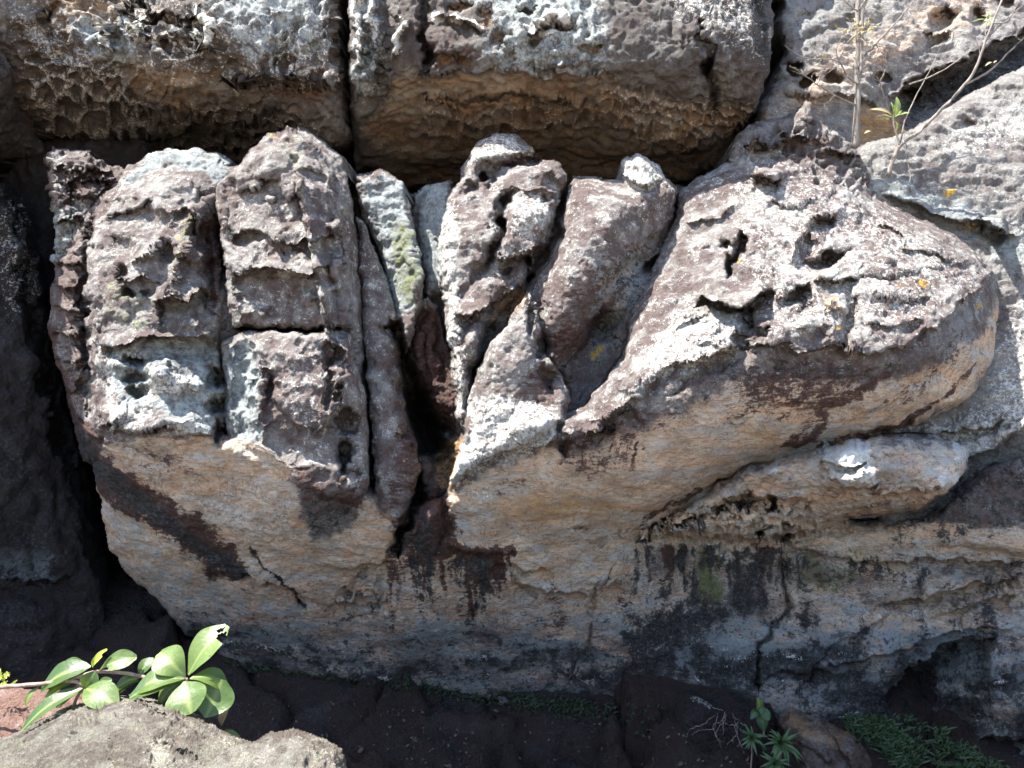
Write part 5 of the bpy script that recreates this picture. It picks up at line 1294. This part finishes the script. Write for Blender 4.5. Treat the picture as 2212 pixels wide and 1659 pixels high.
LV = [ # base, tip, width, facing, options
    ((407, 1458, 2.43), (489, 1350, 2.50), 74, (-.35, -.80, .45), dict(holes=[(.80, .55, .09, .5), (.88, -.15, .06, .28)], nl=22, na=16, arch=.10)),
    ((400, 1462, 2.43), (343, 1408, 2.46), 70, (.1, -.75, .6), dict(wide=.62, arch=.16)),
    ((398, 1466, 2.42), (290, 1488, 2.40), 56, (0, -.5, .85), dict(arch=.14)),
    ((396, 1470, 2.42), (278, 1504, 2.38), 50, (.1, -.45, .9), dict(arch=.10, wide=.55)),
    ((398, 1472, 2.41), (412, 1540, 2.33), 84, (0, -.75, .65), dict(wide=.62, arch=.08)),
    ((444, 1550, 2.36), (480, 1468, 2.42), 84, (.15, -.90, .35), dict(wide=.55, arch=-.06)),
    ((410, 1466, 2.42), (494, 1484, 2.44), 52, (.1, -.35, .92), dict(arch=.22)),
    ((410, 1470, 2.44), (442, 1502, 2.46), 30, (0, -.6, .8), {}),
    ((178, 1487, 2.43), (40, 1578, 2.36), 46, (-.3, -.6, .75), dict(wide=.5, arch=.10, point=.5)),
    ((183, 1487, 2.43), (250, 1524, 2.36), 62, (.2, -.65, .72), dict(wide=.6)),
    ((196, 1440, 2.47), (84, 1488, 2.46), 62, (-.35, -.55, .75), dict(arch=.12, wide=.5)),
    ((84, 1484, 2.47), (52, 1528, 2.46), 24, (-.5, -.7, .4), dict(point=.5)),
    ((208, 1448, 2.45), (184, 1486, 2.43), 40, (.4, -.85, .3), {}),
    ((214, 1448, 2.45), (293, 1418, 2.46), 46, (.0, -.7, .7), dict(wide=.65, holes=[(.2, .8, .14, .5)], nl=18, na=12)),
    ((210, 1484, 2.43), (240, 1468, 2.42), 22, (0, -.8, .6), {}),
    ((306, 1462, 2.46), (244, 1492, 2.45), 34, (0, -.5, .85), {}),
    ((160, 1474, 2.46), (95, 1506, 2.44), 30, (-.2, -.5, .85), {}),
    ((300, 1470, 2.45), (250, 1504, 2.44), 26, (-.2, -.4, .9), {}),
    ((300, 1462, 2.47), (330, 1420, 2.50), 34, (-.2, -.8, .5), dict(point=.3)), ((188, 1446, 2.48), (140, 1428, 2.50), 30, (-.1, -.8, .5), dict(wide=.5)), ((395, 1472, 2.44), (340, 1520, 2.42), 44, (-.1, -.5, .85), {}), ((170, 1490, 2.45), (120, 1530, 2.42), 34, (-.1, -.5, .85), dict(wide=.5)),
    ((460, 1590, 2.44), (518, 1590, 2.46), 22, (0, -.5, .85), {})]
for b, t, w, f, kw in LV:
    leaf(P3(*b), P3(*t), w * K, f, M_leaf, shrub, bs, **kw)
y = leaf(P3(200, 1440), P3(229, 1402), 15 * K, (-.3, -.9, .2), M_young, shrub, bs, holes=[(.8, .9, .12, .6)], nl=14); y['label'] = 'bitten yellow green young leaf'
leaf(P3(200, 1442), P3(206, 1418), 10 * K, (.3, -.9, .2), M_young, shrub, bs)
dl = leaf(P3(478, 1568, 2.42), P3(492, 1532, 2.42), 22 * K, (-.3, -.9, .3), M_dead, None, P3(478, 1568, 2.42), name='dead_leaf', fold=.5, twist=.4)
tag(dl, 'curled beige dead leaf at the right end of the glossy shrub', 'dead leaf')
# yellow green tuft
bt = at(-5, 1488, 2.6)
vs, fs, rb = [], [], []
for i in range(70):
    p = at(random.gauss(-6, 14), random.uniform(1456, 1488), random.gauss(2.6, .03)); q = p + Vector((random.gauss(0, .012), random.gauss(0, .012), random.uniform(.0, .022)))
    a, b_, c = leaf_data(p, q, .008, (random.gauss(0, 1), -1, .5), nl=3, na=2)
    k0 = len(vs); vs += a; rb += c; fs += [tuple(x + k0 for x in f) for f in b_]
tf = mesh_obj('moss_tuft', vs, fs, M_young, None, bt, attr=rb); tag(tf, 'small yellow green tuft at the left edge on the pink boulder', kind='stuff')

# --- thin grey sapling in front of the upper right slab
def Z3(x, y, d): return at(x / 2.824 + 1434.4, y / 2.824, d)
bp = Z3(1168, 870, 5.45)
sap = empty('sapling', bp, 'thin bare grey sapling rising in front of the hollowed pale slab', 'tree')
tube('trunk', [Z3(*p) for p in [(1162, 900, 5.45), (1170, 800, 5.45), (1182, 600, 5.45), (1178, 420, 5.46), (1186, 240, 5.46), (1182, 60, 5.47), (1190, -120, 5.48), (1180, -420, 5.5), (1200, -900, 5.5)]], (.027, .024, .021, .019, .018, .018, .016, .014, .01), M_bark, sap, bp, 9, .001)
tube('trunk', [Z3(*p) for p in [(1184, 520, 5.44), (1202, 420, 5.43), (1206, 250, 5.43), (1212, 80, 5.43), (1240, -60, 5.42), (1280, -300, 5.4)]], (.012, .012, .012, .011, .010, .008), M_bark, sap, bp, 7, .001)
BR = [([(1180, 512), (1120, 465), (1062, 372), (960, 362), (860, 350), (790, 320), (742, 280)], .0065), ([(1166, 640), (1040, 582), (930, 512), (850, 456), (765, 400)], .006), ([(1205, 362), (1290, 272), (1400, 152), (1530, 0), (1680, -180)], .008),
      ([(1060, 372), (1052, 300), (1085, 235), (1130, 205), (1182, 190)], .0045), ([(1182, 70), (1130, 30), (1090, -10), (1060, -80)], .006), ([(1062, 372), (1100, 300), (1096, 270)], .004), ([(930, 512), (980, 460), (1030, 420), (1060, 390)], .0035),
      ([(850, 456), (800, 440), (770, 425)], .003), ([(1190, 60), (1230, 0), (1270, -90)], .006), ([(960, 362), (920, 420), (860, 460)], .003), ([(800, 330), (790, 300), (800, 280)], .003)]
for pts, r in BR:
    n = len(pts)
    tube('branch', [Z3(x, y, 5.44 - 0.10 * i / n) for i, (x, y) in enumerate(pts)], [r * (1 - .75 * i / (n - 1)) for i in range(n)], M_bark, sap, bp, 6, .0015)
tr_ = random.Random(12)
for i in range(22):
    x, y = tr_.choice([(1120, 465), (1062, 372), (960, 362), (930, 512), (1040, 582), (850, 456), (1290, 272), (1210, 330), (1130, 205), (1186, 240), (1180, 420)])
    a = tr_.uniform(2.4, 4.6) if x < 1180 else tr_.uniform(-1.6, .3)
    pts = [(x, y)]
    for k in range(4):
        a += tr_.gauss(0, .55); x += math.cos(a) * 26; y += math.sin(a) * 26; pts.append((x, y))
    tube('branch', [Z3(px, py, 5.40 + tr_.gauss(0, .02)) for px, py in pts], [.0032, .0028, .0024, .002, .0012], M_bark, sap, bp, 5, .002)
rnd = random.Random(3)
for cx, cy, m, sp in [(1245, 190, 24, 42), (1135, 185, 16, 36), (1240, 150, 10, 30), (1255, 40, 8, 40)]:
    for i in range(m):
        x, y = cx + rnd.gauss(0, sp), cy + rnd.gauss(0, sp * .7)
        a = rnd.uniform(0, 6.3); L = rnd.uniform(26, 60)
        dz = rnd.uniform(-.06, .06)
        leaf(Z3(x, y, 5.42 + dz), Z3(x + math.cos(a) * L, y + math.sin(a) * L * .8, 5.42 + dz + rnd.uniform(-.05, .05)), 9 / 2.824 * 5.4 / FOC, (rnd.gauss(0, .6), -.8, .6), M_dry, sap, bp, nl=5, na=2, arch=rnd.uniform(-.4, .5), fold=.4)

# --- dead curly twig between the two
tw = Z3(1395, 760, 5.5)
t_ = empty('dry_twig', tw, 'curly leafless dead twig between the sapling and the forked shrub', 'twig')
for pts, r in [([(1395, 760), (1362, 640), (1332, 560), (1320, 500), (1345, 440), (1365, 370), (1335, 325), (1300, 310)], .007), ([(1320, 500), (1275, 440), (1262, 400), (1300, 372), (1320, 350)], .0045), ([(1330, 550), (1280, 530), (1272, 505), (1300, 500)], .004), ([(1345, 440), (1300, 420), (1290, 390)], .004), ([(1320, 500), (1268, 470), (1255, 430)], .0035), ([(1365, 370), (1350, 340), (1310, 345)], .003)]:
    n = len(pts); tube('branch', [Z3(x, y, 5.5 - .02 * i) for i, (x, y) in enumerate(pts)], [r * (1 - .6 * i / (n - 1)) for i in range(n)], M_bark, t_, tw, 6, .002)

# --- forked shrub with a few green leaves
fb = Z3(1372, 1060, 5.36)
fk = empty('forked_shrub', fb, 'slender forked shrub with few green leaves leaning right over the slabs', 'shrub')
ST = [([(1368, 1070, 5.38), (1400, 970, 5.38), (1445, 885, 5.38), (1560, 800, 5.36), (1700, 660, 5.34), (1830, 520, 5.32), (1900, 420, 5.3), (1962, 250, 5.28), (2005, 140, 5.26), (2060, 0, 5.25)], .016), ([(1840, 515, 5.32), (2000, 420, 5.3), (2112, 310, 5.28), (2200, 225, 5.27), (2300, 120, 5.26)], .009),
      ([(1500, 515, 5.38), (1640, 462, 5.36), (1750, 400, 5.34), (1880, 300, 5.32), (1925, 255, 5.3)], .006), ([(1438, 888, 5.38), (1412, 800, 5.38), (1400, 720, 5.38), (1404, 690, 5.38)], .008), ([(1442, 880, 5.39), (1470, 740, 5.4), (1530, 600, 5.4), (1600, 470, 5.4), (1650, 370, 5.4), (1700, 260, 5.4)], .006),
      ([(1962, 250, 5.28), (2040, 160, 5.27), (2110, 100, 5.26), (2200, 25, 5.25), (2320, -80, 5.24)], .006), ([(2130, 130, 5.22), (2152, 180, 5.22), (2148, 225, 5.22), (2185, 250, 5.22)], .008), ([(1900, 420, 5.3), (1930, 330, 5.3), (1890, 220, 5.3), (1850, 200, 5.3)], .005),
      ([(1700, 260, 5.4), (1745, 240, 5.4), (1740, 200, 5.4), (1715, 180, 5.4)], .004), ([(1720, 330, 5.4), (1760, 300, 5.38), (1800, 250, 5.36)], .004), ([(1470, 860, 5.37), (1478, 960, 5.36), (1500, 1050, 5.35), (1498, 1120, 5.33)], .005), ([(1445, 885, 5.38), (1480, 800, 5.38), (1500, 830, 5.38)], .004),
      ([(1962, 250, 5.28), (1960, 180, 5.28), (1975, 120, 5.28)], .005), ([(1400, 1000, 5.37), (1440, 960, 5.36), (1480, 940, 5.36)], .004), ([(2005, 140, 5.26), (2090, 130, 5.22), (2150, 40, 5.2), (2190, -60, 5.2)], .005)]
for pts, r in ST:
    n = len(pts); tube('stem', [Z3(*p) for p in pts], [r * (1 - .6 * i / (n - 1)) for i in range(n)], M_bark, fk, fb, 7, .0015)
for b, t, w, m in [((1404, 712), (1422, 588), 52, M_twigleaf), ((1402, 708), (1386, 620), 20, M_twigleaf), ((1410, 712), (1500, 684), 20, M_twigleaf), ((1412, 740), (1418, 800), 20, M_twigleaf), ((1398, 716), (1320, 730), 18, M_twigleaf), ((1395, 705), (1260, 660), 30, M_dry), ((1385, 715), (1290, 708), 14, M_dry), ((1260, 800), (1222, 812), 22, M_dry), ((1425, 700), (1455, 670), 16, M_twigleaf),
                   ((1975, 125), (2030, 105), 14, M_twigleaf), ((1975, 125), (1940, 90), 14, M_twigleaf), ((1975, 125), (1880, 128), 12, M_twigleaf), ((1970, 130), (2000, 165), 16, M_twigleaf), ((1975, 120), (1990, 70), 14, M_twigleaf), ((1972, 126), (1925, 160), 12, M_twigleaf), ((2000, 380), (1960, 400), 14, M_dry), ((2010, 385), (2030, 370), 14, M_dry)]:
    leaf(Z3(*b, 5.36), Z3(*t, 5.34), w / 2.824 * 5.36 / FOC, (rnd.gauss(0, .4), -.9, .5), m, fk, fb, nl=8, na=4, point=.6, wide=.5)

# --- ray of the camera onto the gully floor, to stand things on it
def on_ground(u, v):
    d = 6.2
    while d > 3.0:
        p = at(u, v, d)
        if p.z >= ground_z(p.x, p.y):
            return Vector((p.x, p.y, ground_z(p.x, p.y)))
        d -= 0.01
    return at(u, v, 4.8)

# boulders on the floor at right
o = Rock((1400, 1440, 1640, 1760), 2.4, 41, warp=4)
o.lobe([(1446, 1560), (1450, 1520), (1462, 1498), (1482, 1488), (1510, 1496), (1542, 1508), (1572, 1520), (1588, 1540), (1592, 1600), (1590, 1755), (1440, 1755)], [(1480, 1490, 5.15), (1560, 1515, 5.12), (1500, 1560, 4.98), (1450, 1560, 5.1), (1590, 1560, 5.1), (1500, 1750, 5.0)], r=40, h=.16, name='boulder')
o.paint('pale', [(1488, 1506), (1506, 1500), (1540, 1526), (1530, 1534), (1508, 1520)], .55, 5)
finish(o, FRO, 'boulder', 'dark rounded boulder with pale scrapes against the base wall', 'boulder', M_dark, back=.15, shift=(0, 0, -.4))
o = Rock((1640, 1490, 2040, 1880), 2.4, 42, warp=4)
o.lobe([(1678, 1562), (1680, 1542), (1696, 1526), (1720, 1527), (1774, 1552), (1845, 1584), (1896, 1620), (1945, 1660), (1990, 1720), (2010, 1870), (1790, 1870), (1728, 1700), (1712, 1620)], [(1700, 1530, 5.12), (1680, 1560, 5.05), (1760, 1600, 4.86), (1900, 1630, 4.92), (1960, 1690, 4.86), (1760, 1700, 4.78), (1850, 1860, 4.75)], r=50, h=.18, name='boulder')
o.groove([(1730, 1535), (1770, 1560), (1800, 1600), (1830, 1640), (1840, 1680)], 3.5, .04); o.lip([(1720, 1600), (1760, 1620), (1800, 1650)], .03, 24, .02, 10)
o.paint('tan', [(1690, 1520), (1780, 1550), (1860, 1590), (1840, 1640), (1740, 1600), (1690, 1570)], .6, 20)
M_brownb = rock_material('brown_boulder', patina=(0.14, 0.10, 0.075), grey=(0.24, 0.215, 0.195), greyness=.7, speck=0.0, tan=(.33, .23, .14), tan2=(.22, .14, .08))
finish(o, FRO, 'boulder', 'brown smooth cracked boulder lying between the two ferns and the mossy bank', 'boulder', M_brownb, back=.2, shift=(0, 0, -.4))

# ferns and a broad leaved seedling in the shade
def fern(u, v, d, rad, n, label, seed):
    r = random.Random(seed)
    b = at(u, v, d)
    e = empty('fern', b, label, 'fern', 'ferns on the gully floor')
    for i in range(n):
        a = 2 * math.pi * i / n + r.gauss(0, .2); L = rad * r.uniform(.7, 1.15) * d / FOC
        tip = b + Vector((math.cos(a) * L, -.5 * L + math.sin(a) * .4 * L, math.sin(a) * L * .8 + .15 * L))
        leaf(b, tip, L * .22, (r.gauss(0, .3), -.7, .7), M_fern, e, b, name='frond', nl=6, na=2, arch=.2, point=.8, wide=.45, fold=.3)
    for i in range(n // 2):
        a = 2 * math.pi * i / n * 2 + .3; L = rad * .55 * d / FOC
        tip = b + Vector((math.cos(a) * L, -.9 * L, math.sin(a) * L * .8 + .2 * L))
        leaf(b, tip, L * .28, (r.gauss(0, .3), -.4, .9), M_fern, e, b, name='frond', nl=6, na=2, arch=.2, point=.8, wide=.45, fold=.3)
    tube('stem', [b + Vector((0, .02, -.25)), b + Vector((.01, .01, -.1)), b], (.006, .005, .004), M_twig, e, b, 6)
fern(1622, 1596, 4.85, 34, 16, 'smaller dark green fern left of the brown boulder', 1)
fern(1684, 1606, 4.80, 42, 20, 'larger dark green fern touching the brown boulder', 2)
fern(1672, 1650, 4.72, 36, 16, 'lowest green fern at the bottom edge under the other ferns', 4)
b = at(1650, 1580, 5.0)
e = empty('seedling', b, 'broad leaved seedling hanging at the foot of the vertical crack', 'plant')
tube('stem', [at(1650, 1590, 5.0), at(1648, 1550, 5.0), at(1640, 1515, 5.02)], (.006, .005, .004), M_twig, e, b, 6)
for p, q, w in [((1636, 1536), (1638, 1508), 20), ((1642, 1530), (1662, 1556), 22), ((1640, 1536), (1650, 1578), 24), ((1638, 1530), (1622, 1552), 16), ((1640, 1520), (1645, 1542), 16)]:
    lf = leaf(at(*p, 4.98), at(*q, 4.93), w * 5 / FOC, (rnd.gauss(0, .3), -.9, .4), M_twigleaf if w == 20 else M_fern, e, b, nl=8, na=4, wide=.5)
# dry roots
b = at(1575, 1600, 4.9)
e = empty('dry_roots', b, 'tangle of thin pale dry roots beside the dark rounded boulder', 'roots')
for i in range(9):
    r = random.Random(50 + i)
    pts = []; u, v = 1560 + r.gauss(0, 18), 1545 + r.gauss(0, 12); a = r.uniform(.6, 2.4)
    for k in range(6):
        pts.append(at(u, v, 4.92 - .02 * k + r.gauss(0, .01))); a += r.gauss(0, .7); u += math.cos(a) * 17; v += abs(math.sin(a)) * 17
    tube('root', pts, [.0025] * 5 + [.001], M_bark, e, b, 5, .003)

# loose stones on the floor
M_stone = rock_material('pale_stone', patina=(.30, .27, .26), grey=(.42, .41, .40), greyness=.9, speck=.2)
def stone_mesh(seed):
    import bmesh
    bm = bmesh.new(); bmesh.ops.create_icosphere(bm, subdivisions=3, radius=1)
    P_ = np.array([v.co for v in bm.verts], f32)
    n1 = perlin3(P_ * 1.1 + seed * 7.3, seed) * .5 + perlin3(P_ * 2.7 + seed, seed + 3) * .2
    for v, k in zip(bm.verts, n1): v.co *= 1 + float(k)
    me = bpy.data.meshes.new('stone'); bm.to_mesh(me); bm.free()
    me.polygons.foreach_set('use_smooth', [True] * len(me.polygons)); me.materials.append(M_stone)
    for k in ('coat_a', 'coat_b'):
        a = me.attributes.new(k, 'FLOAT_COLOR', 'POINT'); a.data.foreach_set('color', [0.0] * 4 * len(me.vertices))
    return me
SM = [stone_mesh(k) for k in range(5)]
for i, (u, v, s_, lab) in enumerate([(967, 1652, 20, 'rounded pale stone at the bottom edge of the floor left of centre'), (1345, 1642, 13, 'small pale stone near the bottom edge below the dark seep'), (1072, 1536, 10, 'tiny flat pale stone on the moss line under the boulder'), (1350, 1566, 9, 'small grey stone midway between moss line and bottom edge'),
                                     (1086, 1508, 24, 'largest flat blue grey stone embedded in the moss line'), (1152, 1515, 16, 'angular blue grey stone right of the largest flat one'), (1296, 1562, 9, 'dull pebble on the dark floor left of the small grey stone'), (1012, 1492, 8, 'small pale chip left of the largest flat stone'),
                                     (1425, 1534, 12, 'blue grey chip left of the dark rounded boulder'), (842, 1570, 8, 'tiny white chip on the dark slab right of the leafy shrub'), (1470, 1640, 12, 'pale chip on the floor below the dark rounded boulder'), (780, 1618, 14, 'flat pale chip right of the lichened front boulder')]):
    p = on_ground(u, v); d = p.y
    st = bpy.data.objects.new('stone', SM[i % 5]); col.objects.link(st)
    q = s_ * d / FOC * .5
    st.location = p + Vector((0, 0, q * .25)); st.scale = (q, q * .9, q * .6); st.rotation_euler = (random.gauss(0, .3), random.gauss(0, .3), random.uniform(0, 6))
    tag(st, lab, 'stone', 'loose stones on the gully floor')

# moss line and green bank (uncountable ground cover)
def cover(name, label, polyuv, n, hgt, wid, mat, seed, blade=True):
    r = random.Random(seed)
    us = [p[0] for p in polyuv]; vs_ = [p[1] for p in polyuv]
    V_, F_, Rb = [], [], []
    k = 0
    while k < n:
        u, v = r.uniform(min(us), max(us)), r.uniform(min(vs_), max(vs_))
        ins = poly_sd(np.array([[u]], f32), np.array([[v]], f32), polyuv)[0, 0]
        if ins < r.uniform(-6, 10): continue
        k += 1
        p = on_ground(u, v)
        h = hgt * r.uniform(.5, 1.5)
        q = p + Vector((r.gauss(0, .5) * h, r.gauss(-.3, .4) * h, h * r.uniform(.4, 1.1)))
        a, f_, c = leaf_data(p, q, wid * r.uniform(.6, 1.4), (r.gauss(0, .6), -.7, .6), nl=3, na=2, arch=.2)
        b0 = len(V_); V_ += a; Rb += c; F_ += [tuple(x + b0 for x in y_) for y_ in f_]
    ob = mesh_obj(name, V_, F_, mat, None, attr=Rb)
    return tag(ob, label, None, None, 'stuff')
M_moss = leaf_material('dark_moss', (0.010, 0.018, 0.008), (0.03, 0.045, 0.015), (.03, .05, .02), .8, .1)
cover('moss', 'black green moss line along the foot of the boulder', [(480, 1412), (800, 1440), (1060, 1482), (1240, 1512), (1440, 1528), (1430, 1560), (1240, 1548), (1060, 1520), (800, 1480), (480, 1440)], 2600, .025, .012, M_moss, 5)
M_bank = leaf_material('bank_leaf', (0.016, 0.040, 0.016), (0.045, 0.085, 0.030), (.06, .10, .04), .6, .15)
cover('ground_cover', 'low dark green ferny ground cover on the bank at bottom right', [(1820, 1545), (1880, 1548), (1960, 1550), (2050, 1580), (2120, 1630), (2200, 1680), (1960, 1680), (1900, 1620), (1830, 1575)], 4200, .040, .009, M_bank, 6)
M_litter = leaf_material('leaf_litter', (0.05, 0.035, 0.025), (0.16, 0.115, 0.08), (.08, .06, .04), .7, .05)
cover('leaf_litter', 'scattered dark leaf litter and chips on the gully floor', [(500, 1500), (1060, 1540), (1440, 1560), (1700, 1600), (1760, 1690), (700, 1690), (560, 1600)], 420, .022, .014, M_litter, 9)
